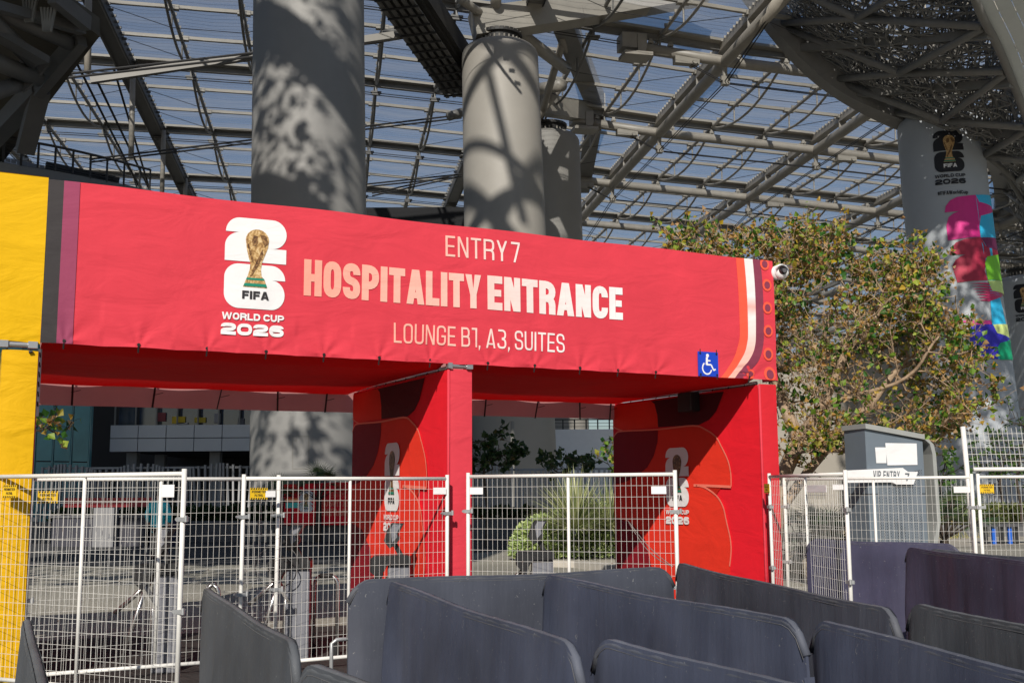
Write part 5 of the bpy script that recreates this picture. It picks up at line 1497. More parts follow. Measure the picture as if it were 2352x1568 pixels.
# ------------------------------------------------------------------ ticket scanners, hoops
M_CHROME = mat('brushed_steel', (.55, .54, .53), .25, metal=.9, var=.1, vscale=10)
M_BLK = mat('black_plastic', (.018, .018, .020), .35); M_PANEL = mat('grey_panel', (.17, .175, .20), .4, var=.05); M_REDT = mat('red_trim', (.45, .01, .02), .4)
def make_scanner():
    r = thing('ticket_scanner', 'scanner', 'scanner', (0, 0, 0), 'ticket scanner pedestals inside the gateways', world=False)
    g = MB(); g.box((.10, 0, .46), (.24, .12, .92)); bevel(g.build('body', M_PANEL, r), .015)
    g = MB(); g.box((.10, .066, .48), (.25, .008, .95)); g.build('red_edge', M_REDT, r)
    g = MB()
    P = [(-.20, .86), (-.20, .99), (-.17, 1.02), (.19, 1.03), (.23, 1.0), (.23, .925), (-.02, .925), (-.09, .80), (-.12, .78)]
    k = len(g.v); g.poly([(x, -.11, z) for x, z in P]); g.poly([(x, .11, z) for x, z in reversed(P)])
    for a, b in zip(P, P[1:] + P[:1]): g.poly([(b[0], -.11, b[1]), (a[0], -.11, a[1]), (a[0], .11, a[1]), (b[0], .11, b[1])])
    g.build('top_housing', M_BLK, r)
    g = MB(); g.bar((.12, 0, 1.02), (.06, 0, 1.13), .06, .05); g.bar((.06, 0, 1.13), (.02, 0, 1.2), .06, .05); g.build('arm', M_BLK, r)
    g = MB()
    P = [(-.06, 1.18), (.0, 1.10), (.06, 1.13), (.11, 1.20), (.09, 1.25), (.15, 1.36), (.02, 1.365), (-.02, 1.30)]
    g.poly([(x, -.10, z) for x, z in P]); g.poly([(x, .10, z) for x, z in reversed(P)])
    for a, b in zip(P, P[1:] + P[:1]): g.poly([(b[0], -.10, b[1]), (a[0], -.10, a[1]), (a[0], .10, a[1]), (b[0], .10, b[1])])
    sh_ = g.build('screen_head', M_BLK, r)
    g = MB(); g.poly([(.03, -.104, 1.16), (.085, -.104, 1.22), (.075, -.104, 1.255), (.125, -.104, 1.35), (.04, -.104, 1.355), (.01, -.104, 1.30)]); sub(g.build('side_panel', M_PANEL, r), sh_)
    for (p0, p1) in (((-.08, -.05, .84), (-.30, -.05, .10)), ((-.08, .05, .84), (-.42, .1, .55)), ((-.02, 0, .80), (-.04, 0, .18))):
        g = MB(); g.tube(p0, p1, .022, 10); g.build('brace', M_CHROME, r, smooth=True)
    g = MB(); g.bar((-.12, 0, .80), (.02, 0, .58), .16, .03); g.build('hinge_plate', M_CHROME, r)
    return r
sproto = make_scanner()
SCN = [((362, 10.85), 'ticket scanner pedestal at the left, below the person in the teal jacket'), ((664, 11.55), 'ticket scanner pedestal behind the left gateway fence with a coiled cable'), ((895, 12.0), 'ticket scanner pedestal against the red wall of the middle post'), ((1226, 12.75), 'ticket scanner pedestal in the right gateway before the green shrubs')]
for i, ((x, dp), lab) in enumerate(SCN):
    o = sproto if i == 0 else copy_tree(sproto)
    p = aty(x, 1300, dp); o.location = (p.x, dp, 0); o.rotation_euler = (0, 0, .05); o['label'] = lab
M_GRIP = mat('black_grip', (.02, .018, .018), .6)
for (xa, xb, yt, dp, lab) in ((722, 776, 1322, 11.9, 'steel hoop rail with a taped top in the left gateway'), (474, 503, 1341, 11.0, 'steel hoop rail behind the grey barrier at the left')):
    A_ = aty(xa, yt, dp); B_ = aty(xb, yt, dp); zt = A_.z
    r = thing('hoop_rail', lab, 'rail', ((A_.x + B_.x) / 2, dp, 0), 'steel hoop rails inside the left gateway')
    pts = [(A_.x, dp, 0), (A_.x, dp, zt - .10)] + [(A_.x + .08 - .08 * cos(t), dp, zt - .10 + .10 * sin(t)) for t in (.4, .8, 1.2)] + [(A_.x + .08, dp, zt), (B_.x - .08, dp, zt)] + [(B_.x - .08 + .08 * sin(t), dp, zt - .10 + .10 * cos(t)) for t in (.4, .8, 1.2)] + [(B_.x, dp, zt - .10), (B_.x, dp, 0)]
    g = MB(); g.path(pts, .022, 10); g.build('tube', M_CHROME, r, smooth=True)
    g = MB(); g.tube((A_.x + .06, dp, zt), (B_.x - .05, dp, zt), .027, 10); g.build('grip', M_GRIP, r, smooth=True)
    for x in (A_.x, B_.x):
        g = MB(); g.box((x, dp, .06), (.06, .06, .12)); g.build('foot', M_BLK, r)
g = MB()
P = []
for k in range(60):
    t = k / 59 * 2.4 * pi
    P.append(Vector((-2.42 + .22 * cos(t), 11.4 + .05 * sin(t * .7), 1.0 + .18 * sin(t) - .002 * k)))
g.path(P, .006, 6); tag(g.build('cable_loop', M_BLK, smooth=True), 'thin dark cable looped in the air behind the left gateway fence', 'cable')
g = MB(); a = aty(1440, 1192, 12.3); b = aty(1545, 1300, 10.9)
for k in range(2):
    g.path([a + (b - a) * (i / 12) + Vector((0, 0, -.10 * sin(pi * i / 12) * (1 - k * .5))) for i in range(13)], .005, 5)
tag(g.build('tie_wire', mat('wire_rust', (.25, .22, .20), .5), smooth=True), 'slack double wire tied from the right gateway wall to the fence post', 'wire')

# ------------------------------------------------------------------ totem with the directional sign
tot = thing('totem', 'grey metal totem with sloping cap, blank white patch and VIP ENTRY arrow board', 'totem', tuple(aty(2040, 1300, 16.4).xy) + (0,))
M_TOT = mat('totem_grey', (.155, .188, .225), .45, var=.06, vscale=2); M_TOTF = mat('totem_frame', (.33, .34, .33), .4, var=.06)
TD = 16.4
def tp(x, y, d=TD): return aty(x, y, d)
# front face plane turns slightly to the right
fa = tp(1987, 1000); fb_ = tp(2118, 1000, 16.9); sa = tp(1939, 1000, 17.0)
def col_(p): return Vector((p.x, p.y, 0))
fa, fb_, sa = col_(fa), col_(fb_), col_(sa)
zl, zr_ = tp(1987, 984).z, tp(2112, 1012, 16.9).z
g = MB(); back = sa + (fb_ - fa)
for (p, q, z0_, z1_) in ((fa, fb_, zl, zr_), (fb_, back, zr_, zr_), (back, sa, zr_, zl), (sa, fa, zl, zl)):
    g.poly([p, q, q + Vector((0, 0, z1_)), p + Vector((0, 0, z0_))])
g.build('body', M_TOT, tot)
fd = (fb_ - fa).normalized(); fn_ = Vector((fd.y, -fd.x, 0)); dp_ = (sa - fa)
g = MB()
pr = [fa - fd * .03 + Vector((0, 0, zl)), fb_ + Vector((0, 0, zr_ + .02)), fb_ + fd * .10 + Vector((0, 0, zr_ - .05)), fb_ + fd * .14 + Vector((0, 0, zr_ - .2)), fb_ + fd * .16 + Vector((0, 0, 1.2)), fb_ + fd * .05 + Vector((0, 0, .8)), fb_ + fd * .05]
pi_ = [p for p in pr]
for a, b in zip(pr, pr[1:]):
    up = Vector((0, 0, 1)) if abs((b - a).z) < .5 * (b - a).length else fd
    off = Vector((0, 0, .075)) if abs((b - a).z) < .5 * (b - a).length else fd * .0
    th = up * .075
    A0 = a + fn_ * .05; B0 = b + fn_ * .05; A1 = a + dp_ * 1.04; B1 = b + dp_ * 1.04
    g.poly([A0, B0, B0 + th, A0 + th]); g.poly([A0 + th, B0 + th, B1 + th, A1 + th]); g.poly([A0, A1, B1, B0]); g.poly([A1, A1 + th, B1 + th, B1])
a = pr[0]; g.poly([a + fn_ * .05, a + fn_ * .05 + Vector((0, 0, .075)), a + dp_ * 1.04 + Vector((0, 0, .075)), a + dp_ * 1.04])
g.build('frame', M_TOTF, tot)
g = MB(); zz_ = 1.62; g.bar(fa + fn_ * .003 + Vector((0, 0, zz_)), fb_ + fn_ * .003 + Vector((0, 0, zz_)), .004, .012); g.bar(sa + Vector((0, 0, zz_)) + (fa - sa) * .02 - fd * .003, fa + Vector((0, 0, zz_)) - fd * .003, .004, .012); g.build('panel_joint', mat('joint_dark', (.05, .055, .06), .6), tot)
def tm(x, y, l=0.0):
    p = onpl(x, y, fa, fn_); return p + fn_ * (.004 + l)
for pts in (((2009, 1027), (2035, 1027), (2035, 1063), (2012, 1063)), ((2032, 1017), (2104, 1018), (2106, 1067), (2037, 1068))):
    g = MB(); g.poly([tm(*p, .004 if pts[0][0] == 2009 else .008) for p in pts]); g.build('blank_patch', M_WPRINT, tot)
g = MB()
bp_ = [(1939, 1080), (2066, 1074), (2078, 1083), (2101, 1083), (2091, 1112), (2052, 1112), (2042, 1107), (1940, 1108)]
g.poly([tm(*p, .06) for p in bp_]); g.poly([tm(*p, .01) for p in reversed(bp_)])
for a, b in zip(bp_, bp_[1:] + bp_[:1]): g.poly([tm(*a, .06), tm(*a, .01), tm(*b, .01), tm(*b, .06)])
g.build('arrow_board', M_WPRINT, tot)
M_BTXT = mat('board_text', (.13, .15, .17), .5)
lettering('lettering', 'VIP ENTRY', 1998, 2059, 1100, 1081, lambda x, y, l=0: tm(x, y + (x - 2028) * .02, .064 + l), M_BTXT, tot, wd=.62, t=.17, gap=.16, space=.35)
lettering('lettering', '7', 2071, 2081, 1104, 1086, lambda x, y, l=0: tm(x, y, .064 + l), M_BTXT, tot, wd=.6, t=.2)
def perf_dots():
    m = mat('perforated_grey', (.16, .185, .215), .45); N = m.node_tree.nodes; L = m.node_tree.links
    tc = N.new('ShaderNodeTexCoord'); vo = N.new('ShaderNodeTexVoronoi'); vo.inputs['Scale'].default_value = 34; vo.inputs['Randomness'].default_value = 0
    no = N.new('ShaderNodeTexNoise'); no.inputs['Scale'].default_value = 3.0
    mp = N.new('ShaderNodeMapping'); mp.inputs['Rotation'].default_value = (0, .78, 0); L.new(tc.outputs['Object'], mp.inputs[0]); L.new(mp.outputs[0], vo.inputs[0]); L.new(tc.outputs['Object'], no.inputs[0])
    m_ = N.new('ShaderNodeMath'); m_.operation = 'MULTIPLY'; m_.inputs[1].default_value = .62; L.new(no.outputs['Fac'], m_.inputs[0])
    lt = N.new('ShaderNodeMath'); lt.operation = 'LESS_THAN'; L.new(vo.outputs['Distance'], lt.inputs[0]); L.new(m_.outputs[0], lt.inputs[1])
    mx = N.new('ShaderNodeMix'); mx.data_type = 'RGBA'; mx.inputs[6].default_value = (.16, .185, .215, 1); mx.inputs[7].default_value = (.02, .022, .025, 1); L.new(lt.outputs[0], mx.inputs[0]); L.new(mx.outputs[2], N['Principled BSDF'].inputs['Base Color'])
    return m
g = MB(); g.poly([tm(*p, .002) for p in ((2016, 1112), (2052, 1114), (2090, 1112), (2100, 1080), (2116, 1078), (2118, 1300), (2020, 1300))]); g.build('perforated_plate', perf_dots(), tot)

# bench with blue legs
bn = thing('picnic_bench', 'low dark bench on two blue and two black legs behind the right fence', 'bench', tuple(aty(2300, 1240, 34).xy) + (0,))
g = MB(); a = aty(2255, 1206, 34); b = aty(2400, 1208, 34); g.box(((a.x + b.x) / 2, 34.3, a.z), (b.x - a.x, .7, .09)); g.build('seat', mat('bench_grey', (.06, .06, .065), .6), bn)
for (x, c) in ((2281, 0), (2299, 1), (2318, 1 - 1), (2262, 1), (2332, 0)):
    p = aty(x, 1215, 34.1); g = MB(); g.box((p.x, 34.1, (a.z - .05) / 2), (.11, .11, a.z - .05)); g.build('leg', mat('leg_blue', (.01, .10, .48), .4) if x in (2281, 2318) else M_BLK, bn)

# ------------------------------------------------------------------ person in the teal jacket (back view)
def skin_mesh(name, joints, edges, material, parent, sub=2, root=0):
    me = bpy.data.meshes.new(name); me.from_pydata([j[0] for j in joints], edges, [])
    o = bpy.data.objects.new(name, me); COL.objects.link(o); me.materials.append(material)
    md = o.modifiers.new('skin', 'SKIN'); md.use_smooth_shade = True
    for i, j in enumerate(joints):
        r = j[1] if isinstance(j[1], tuple) else (j[1], j[1])
        me.skin_vertices[0].data[i].radius = r
        me.skin_vertices[0].data[i].use_root = (i == root)
    sb = o.modifiers.new('sub', 'SUBSURF'); sb.levels = sub; sb.render_levels = sub
    o.parent = parent
    return o
pp = atz(360, 1286, 0)
per = thing('person', 'person seen from behind in a teal hooded jacket and dark trousers walking away', 'person', (pp.x, pp.y, 0), world=False)
M_SKIN = mat('skin', (.42, .24, .17), .5); M_TEAL = mat('teal_jacket', (.015, .46, .55), .45, var=.25, vscale=9, bump=.5, bscale=14); M_TRS = mat('dark_trousers', (.012, .012, .016), .7); M_HAIR = mat('dark_hair', (.018, .012, .009), .5)
J = [((0, 0, .93), (.14, .10)), ((0, .01, 1.12), (.13, .09)), ((0, .01, 1.34), (.16, .10)), ((0, 0, 1.46), (.07, .065)), ((0, -.01, 1.53), (.055, .055)), ((0, .0, 1.62), (.078, .092)), ((0, .0, 1.70), (.07, .085)), ((0, 0, 1.745), (.04, .05)),
     ((-.20, 0, 1.40), .058), ((-.27, -.02, 1.14), .045), ((-.26, .12, .93), .033), ((-.25, .17, .86), (.02, .035)),
     ((.20, 0, 1.40), .058), ((.27, -.04, 1.14), .045), ((.27, .05, .90), .033), ((.265, .09, .82), (.02, .035)),
     ((-.10, 0, .86), .088), ((-.11, .06, .48), .058), ((-.11, -.04, .10), .04), ((-.11, .10, .04), (.04, .03)),
     ((.10, 0, .86), .088), ((.11, .02, .48), .058), ((.12, -.16, .13), .04), ((.12, -.03, .04), (.04, .03))]
Ed = [(0, 1), (1, 2), (2, 3), (3, 4), (4, 5), (5, 6), (6, 7), (2, 8), (8, 9), (9, 10), (10, 11), (2, 12), (12, 13), (13, 14), (14, 15), (0, 16), (16, 17), (17, 18), (18, 19), (0, 20), (20, 21), (21, 22), (22, 23)]
skin_mesh('body', J, Ed, M_SKIN, per)
Jk = [((0, 0, .64), (.215, .15)), ((0, .0, 1.0), (.205, .15)), ((0, .01, 1.2), (.195, .14)), ((0, .01, 1.38), (.19, .125)), ((0, .0, 1.47), (.11, .10)), ((-.21, 0, 1.38), .088), ((-.285, -.02, 1.14), .075), ((-.275, .11, .95), .055), ((.21, 0, 1.38), .088), ((.285, -.04, 1.14), .075), ((.28, .04, .93), .055), ((0, -.09, 1.47), (.10, .05))]
skin_mesh('jacket', Jk, [(0, 1), (1, 2), (2, 3), (3, 4), (3, 5), (5, 6), (6, 7), (3, 8), (8, 9), (9, 10), (4, 11)], M_TEAL, per)
Jt = [((0, 0, .86), (.17, .125)), ((-.10, 0, .78), .105), ((-.11, .06, .48), .08), ((-.11, -.04, .12), .065), ((.10, 0, .78), .105), ((.11, .02, .48), .08), ((.12, -.16, .15), .065)]
skin_mesh('trousers', Jt, [(0, 1), (1, 2), (2, 3), (0, 4), (4, 5), (5, 6)], M_TRS, per)
for (x, y0, y1, z) in ((-.11, -.06, .14, .05), (.12, -.18, .0, .055)):
    skin_mesh('shoe', [((x, y0, z + .02), (.05, .05)), ((x, (y0 + y1) / 2, z), (.052, .045)), ((x, y1, z - .01), (.045, .035))], [(0, 1), (1, 2)], M_TRS, per, 1)
skin_mesh('hair', [((0, -.035, 1.60), (.088, .075)), ((0, -.025, 1.69), (.088, .095)), ((0, -.01, 1.755), (.06, .07))], [(0, 1), (1, 2)], M_HAIR, per, 2)

# ------------------------------------------------------------------ things beyond the gateways
# planter walls
def planter(label, pts, h, th=.35):
    r = MB()
    for a, b in zip(pts, pts[1:]):
        a = Vector((*a, h / 2)); b = Vector((*b, h / 2)); r.bar(a, b, th, h)
    return tag(r.build('planter_wall', mat('planter_concrete', (.11, .11, .115), .8, var=.15, vscale=1.5, bump=.2)), label, 'planter')
planter('low grey planter wall across the back of the plaza behind the person', [(-17, 39.0), (-8, 38.6), (-2, 39.0), (2.0, 40)], .72)
planter('low kerb of the planting bed on the right beyond the path', [(13, 38.8), (22, 40)], .42)
kb = MB()
KP = [atz(x, y, 0) for x, y in ((1420, 1315), (1330, 1302), (1250, 1300), (1195, 1285), (1180, 1262), (1200, 1240), (1250, 1218), (1330, 1208), (1420, 1204))]
for a, b in zip(KP, KP[1:]): kb.bar(a + Vector((0, 0, .07)), b + Vector((0, 0, .07)), .30, .15)
kb.poly([p + Vector((0, 0, .05)) for p in KP])
structure(kb.build('planting_bed', mat('kerb_concrete', (.42, .39, .34), .8, var=.12, vscale=3)))
# red banner on the planter
rb2 = thing('red_banner', 'dark red banner repeating the emblem and ENTRY 7 HOSPITALITY ENTRANCE behind the planter', 'banner', tuple(aty(730, 1200, 41)))
def rbm(x, y, l=0.0): return aty(x, y, 38.3 - l)
g = MB(); g.poly([rbm(652, 1112), rbm(815, 1106), rbm(815, 1205), rbm(652, 1205)]); g.poly([rbm(652, 1112, -.06), rbm(652, 1205, -.06), rbm(815, 1205, -.06), rbm(815, 1106, -.06)]); g.build('sheet', M_REDW, rb2)
def rbe(x, y, l=0.0): return rbm(x, -y, l)
emblem(rbe, rb2, M_WPRINT, M_WPRINT, BLACKP, GOLD, GOLD_D, GREEN, 32, 687, -1127, lift=.02, words=False)
lettering('lettering', 'ENTRY 7', 759, 800, 1142, 1130, lambda x, y, l=0: rbm(x, y, l), M_PINKL, rb2, wd=.53, t=.11, gap=.12, lift=.02)
lettering('lettering', 'HOSPITALITY', 736, 826, 1163, 1146, lambda x, y, l=0: rbm(x, y, l), M_PINKL, rb2, wd=.55, t=.2, gap=.05, lift=.02)
lettering('lettering', 'ENTRANCE', 736, 815, 1184, 1167, lambda x, y, l=0: rbm(x, y, l), M_PINKL, rb2, wd=.55, t=.2, gap=.05, lift=.02)
# small stand sign
st = thing('stand_sign', 'small teal and orange notice on a thin dark post before the red banner', 'sign', tuple(atz(672, 1282, 0)))
dp = atz(672, 1282, 0).y
g = MB(); p = aty(672, 1168, dp); g.tube((p.x, dp, 0), p, .03, 8); g.box((p.x, dp, .02), (.5, .5, .03)); g.build('post', M_BLK, st)
for (y0, y1, c, nm) in ((1153, 1166, (.02, .38, .36), 'teal_panel'), (1144, 1152, (.55, .14, .03), 'orange_panel')):
    a = aty(657, y0, dp); b = aty(687, y1, dp); g = MB(); g.box(((a.x + b.x) / 2, dp - .04, (a.z + b.z) / 2), (b.x - a.x, .02, a.z - b.z)); g.build(nm, mat(nm, c, .5), st)
# service counter far left
ct = thing('service_counter', 'red topped service counter with a white box in the shade at far left', 'counter', tuple(atz(210, 1240, 0)))
dp = 36
cx_ = aty(235, 1200, dp).x
g = MB(); g.box((cx_ - .1, dp + .3, .46), (3.0, .7, .92)); g.build('counter', mat('counter_dark', (.03, .03, .045), .6), ct)
g = MB(); g.box((cx_ - .1, dp + .3, .95), (3.1, .8, .06)); g.build('counter_top', mat('counter_top_grey', (.10, .10, .11), .5), ct)
g = MB(); g.box((cx_, dp + .45, 1.40), (2.9, .08, .30)); g.build('sign_board', mat('counter_red', (.32, .012, .02), .5), ct)
for x in (-1.3, 1.3):
    g = MB(); g.box((cx_ + x, dp + .45, 1.12), (.06, .06, .34)); g.build('post', M_BLK, ct)
g = MB(); g.box((cx_ + .2, dp - .25, .62), (.66, .4, 1.24)); g.build('grey_box', mat('box_grey', (.20, .20, .21), .6), ct)
g = MB(); g.box((cx_ + 1.9, dp + .3, .40), (.7, .6, .80)); g.build('side_counter', mat('counter_violet', (.05, .045, .10), .6), ct)
# slatted screens
def slats(label, pts, z0_, z1_, sp, lean, group=None):
    r = thing('slat_fence', label, 'fence', (pts[0][0], pts[0][1], 0))
    M_SL = mat('slat_paint', (.27, .28, .30), .5, var=.06, vscale=1)
    rail = MB(); g = MB(); k = 0
    for a, b in zip(pts, pts[1:]):
        a = Vector((a[0], a[1], 0)); b = Vector((b[0], b[1], 0)); L_ = (b - a).length; n = int(L_ / sp)
        for i in range(n):
            p = a + (b - a) * ((i + .5) / n); ln = lean * sin(k * .9) + lean * .6 * sin(k * .31)
            zt_ = z1_ if not callable(z1_) else z1_(p)
            g.bar(p + Vector((0, 0, z0_)), p + Vector((ln, 0, zt_ + .12 * sin(k * .37))), .075, .12, (0, 1, 0)); k += 1
        rail.bar(a + Vector((0, .10, z0_ + .35)), b + Vector((0, .10, z0_ + .35)), .06, .08); rail.bar(a + Vector((0, .10, (z0_ + 2.0))), b + Vector((0, .10, z0_ + 2.0)), .06, .08)
    s_ = g.build('slats', M_SL, r); rail.build('rail', M_SL, r)
    return r
slats('long screen of leaning pale slats behind the planter, dark in the shade', [(-19, 44.5), (-9.5, 44.2)], .7, 2.75, .19, .10)
slats('screen of leaning white slats under the arch behind the spiky plant', [(-1.5, 43.0), (3.8, 41.5), (6.5, 40)], .5, 2.6, .17, .06)
slats('low white slatted screen at the right edge behind the clipped hedge', [(19.5, 50), (26, 51)], .4, 1.95, .24, .08)
# ------------------------------------------------------------------ vegetation
def leaf_mat(name, stops, rough=.5, transl=.35):
    m = bpy.data.materials.new(name); m.use_nodes = True
    nt = m.node_tree; N = nt.nodes; L = nt.links; b = N['Principled BSDF']; out = N['Material Output']
    at = N.new('ShaderNodeAttribute'); at.attribute_name = 'tone'
    cr = N.new('ShaderNodeValToRGB'); cr.color_ramp.interpolation = 'CONSTANT' if False else 'LINEAR'
    e = cr.color_ramp.elements
    e[0].position = stops[0][0]; e[0].color = (*stops[0][1], 1); e[1].position = stops[-1][0]; e[1].color = (*stops[-1][1], 1)
    for p_, c_ in stops[1:-1]:
        k = e.new(p_); k.color = (*c_, 1)
    L.new(at.outputs['Fac'], cr.inputs[0]); L.new(cr.outputs[0], b.inputs['Base Color'])
    b.inputs['Roughness'].default_value = rough
    tr = N.new('ShaderNodeBsdfTranslucent'); L.new(cr.outputs[0], tr.inputs['Color'])
    mx = N.new('ShaderNodeMixShader'); mx.inputs[0].default_value = transl
    L.new(b.outputs[0], mx.inputs[1]); L.new(tr.outputs[0], mx.inputs[2]); L.new(mx.outputs[0], out.inputs['Surface'])
    return m
LEAF_CORAL = leaf_mat('autumn_leaves', [(0, (.012, .050, .010)), (.22, (.045, .16, .016)), (.45, (.19, .30, .028)), (.62, (.38, .42, .05)), (.70, (.30, .28, .05)), (.78, (.48, .33, .02)), (.84, (.46, .26, .07)), (.92, (.40, .23, .10)), (1.0, (.58, .42, .24))])
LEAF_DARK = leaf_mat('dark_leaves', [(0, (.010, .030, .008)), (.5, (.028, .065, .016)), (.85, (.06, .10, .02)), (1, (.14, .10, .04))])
LEAF_MID = leaf_mat('fresh_leaves', [(0, (.025, .07, .012)), (.5, (.06, .14, .022)), (1, (.15, .22, .04))])
BARK = mat('grey_brown_bark', (.22, .145, .09), .85, var=.35, vscale=6, bump=.6, bscale=30, col2=(.42, .31, .21))
BARK_D = mat('dark_bark', (.055, .040, .030), .85, var=.3, vscale=6)
def grow(seed, roots, att, step=.2, infl=1.4, kill=.34, iters=90, maxn=2600):
    rn = np.random.RandomState(seed)
    P = [np.array(p, float) for p in roots[0]]; par = [-1] + list(range(len(P) - 1))
    for chain in roots[1:]:
        st = min(range(len(P)), key=lambda i: np.linalg.norm(P[i] - np.array(chain[0])))
        for q in chain[1:]:
            P.append(np.array(q, float)); par.append(st); st = len(P) - 1
    A = np.array(att, float)
    for _ in range(iters):
        if len(A) == 0 or len(P) > maxn: break
        N = np.array(P)
        d2 = ((A[:, None, :] - N[None, :, :]) ** 2).sum(2)
        near = d2.argmin(1); dm = np.sqrt(d2[np.arange(len(A)), near])
        ok = dm < infl if _ > 3 else dm < 9
        dirs = {}
        for i in np.nonzero(ok)[0]:
            v = A[i] - N[near[i]]; v /= (np.linalg.norm(v) + 1e-9)
            dirs.setdefault(near[i], []).append(v)
        if not dirs: infl *= 1.6; continue
        for k, vs_ in dirs.items():
            v = np.sum(vs_, 0); v = v / (np.linalg.norm(v) + 1e-9) + rn.normal(0, .28, 3); v /= (np.linalg.norm(v) + 1e-9)
            P.append(N[k] + v * step); par.append(int(k))
        N = np.array(P)
        d2 = ((A[:, None, :] - N[None, len(N) - len(dirs):, :]) ** 2).sum(2)
        A = A[d2.min(1) > kill ** 2]
    return np.array(P), par
def add_leaf(mb, p, d, size, tone, rn, fold=.35, wide=.42):
    d = d / (np.linalg.norm(d) + 1e-9)
    r = rn.normal(size=3); x = np.cross(d, r); x /= (np.linalg.norm(x) + 1e-9); n = np.cross(x, d)
    tip = p + d * size; mid = p + d * size * .42
    l = mid + x * size * wide + n * size * fold * .4; rr = mid - x * size * wide + n * size * fold * .4
    q = p + d * size * .85 + x * size * .12; q2 = p + d * size * .85 - x * size * .12
    mb.poly([p, l, q, tip], tone); mb.poly([p, tip, q2, rr], tone)
def make_tree(name, label, roots, att, seed, leafm, barkm, r0=.006, expo=2.2, step=.2, leaves=2.2, lsize=(.06, .15), twigs=1.5, cat='tree', group=None, kill=.34, infl=1.4, dry=.3, up=.5, maxn=2600, rmax=.3, leaf_fn=None):
    rn = np.random.RandomState(seed + 77)
    P, par = grow(seed, roots, att, step, infl, kill, 110, maxn)
    n = len(P); kids = [[] for _ in range(n)]
    for i, p in enumerate(par):
        if p >= 0: kids[p].append(i)
    rad = np.zeros(n)
    for i in range(n - 1, -1, -1):
        if not kids[i]: rad[i] = r0
        else: rad[i] = sum(rad[k] ** expo for k in kids[i]) ** (1 / expo)
    rad = np.minimum(rad, rmax)
    base = tuple(roots[0][0])
    r = thing(name, label, cat, base, group)
    tb = MB(); tw = MB(); lf = MB()
    for i in range(n):
        p = par[i]
        if p < 0: continue
        ns = 7 if rad[i] > .04 else (5 if rad[i] > .015 else 4)
        tb.tube(P[p], P[i], rad[p] if len(kids[p]) == 1 else min(rad[p], rad[i] * 1.25), ns, rad[i], cap=False)
    cen = P.mean(0)
    for i in range(n):
        if rad[i] > r0 * 3.2 or par[i] < 0: continue
        dv = P[i] - P[par[i]]
        for _ in range(rn.poisson(twigs)):
            v = dv / (np.linalg.norm(dv) + 1e-9) * .6 + rn.normal(0, .55, 3) + np.array([0, 0, up]); v /= np.linalg.norm(v)
            L_ = rn.uniform(.12, .42); q = P[i] + v * L_ * .5 + rn.normal(0, .02, 3); e = q + (v + rn.normal(0, .35, 3)) * L_ * .5
            tw.tube(P[i], q, r0 * .62, 3, r0 * .5, cap=False); tw.tube(q, e, r0 * .5, 3, r0 * .28, cap=False)
            for _k in range(rn.poisson(leaves * (leaf_fn(P[i]) if leaf_fn else 1.0))):
                t = rn.uniform(.2, 1.1); pos = P[i] + (e - P[i]) * t + rn.normal(0, .02, 3)
                v2 = rn.normal(0, 1, 3) + np.array([0, -.25, -.15]) + v * .5
                u_ = rn.rand()
                if u_ < dry: tone = rn.uniform(.80, 1.0); s = rn.uniform(*lsize) * .72; f = 1.6
                elif u_ < dry + .10: tone = rn.uniform(.66, .80); s = rn.uniform(*lsize); f = .5
                else: tone = rn.uniform(0, .64) ** 1.0; s = rn.uniform(*lsize); f = .45
                add_leaf(lf, pos, v2, s, tone, rn, f)
    tb.build('trunk', barkm, r, smooth=True); tw.build('twigs', barkm, r); lf.build('crown', leafm, r)
    return r
def ell_points(rn, n, ells):
    out = []; vols = np.array([e[1][0] * e[1][1] * e[1][2] for e in ells]); pr_ = vols / vols.sum()
    while len(out) < n:
        c, r = ells[rn.choice(len(ells), p=pr_)]
        v = rn.uniform(-1, 1, 3)
        if (v ** 2).sum() <= 1: out.append(np.array(c) + v * np.array(r))
    return out
rn = np.random.RandomState(11)
TY = 18.6
def tpx(x, y, d=TY): 
    p = aty(x, y, d); return np.array([p.x, p.y, p.z])
def ell(x, y, rx, ry, dep=TY, rd=1.3):
    c = tpx(x, y, dep); k = dep / FPX
    return (c, (rx * k, rd, ry * k))
ells = [ell(1930, 720, 250, 130), ell(1740, 640, 130, 95, TY + .3), ell(2085, 690, 120, 105, TY - .3), ell(2180, 860, 110, 120, TY - .4), ell(1900, 920, 170, 120, TY - .2), ell(2060, 960, 190, 80, TY - .4), ell(1840, 800, 100, 120), ell(1610, 580, 110, 62, TY + .8, .9), ell(1830, 585, 120, 60, TY + .4), ell(2020, 610, 140, 50), ell(1850, 1010, 100, 60, TY - .5)]
att = ell_points(rn, 5200, ells)
def clump(p): return sin(p[0] * 2.9 + 1.3 * sin(p[2] * 1.7)) + sin(p[2] * 3.4 + 1.1 * sin(p[1] * 2.1)) + sin(p[1] * 2.7 + 1.2 * sin(p[0] * 1.9 + 1))
att = [p for p in att if clump(p) > -.55]
b0 = np.array([tpx(1760, 1300)[0], TY, 0.0])
def chain(pts): return [tuple(p) for p in pts]
b1_ = tpx(1790, 1110); b2_ = tpx(1835, 1010, TY - .1); b3_ = tpx(1890, 930, TY - .15); b4_ = tpx(1925, 850, TY - .1); b5_ = tpx(1950, 780, TY)
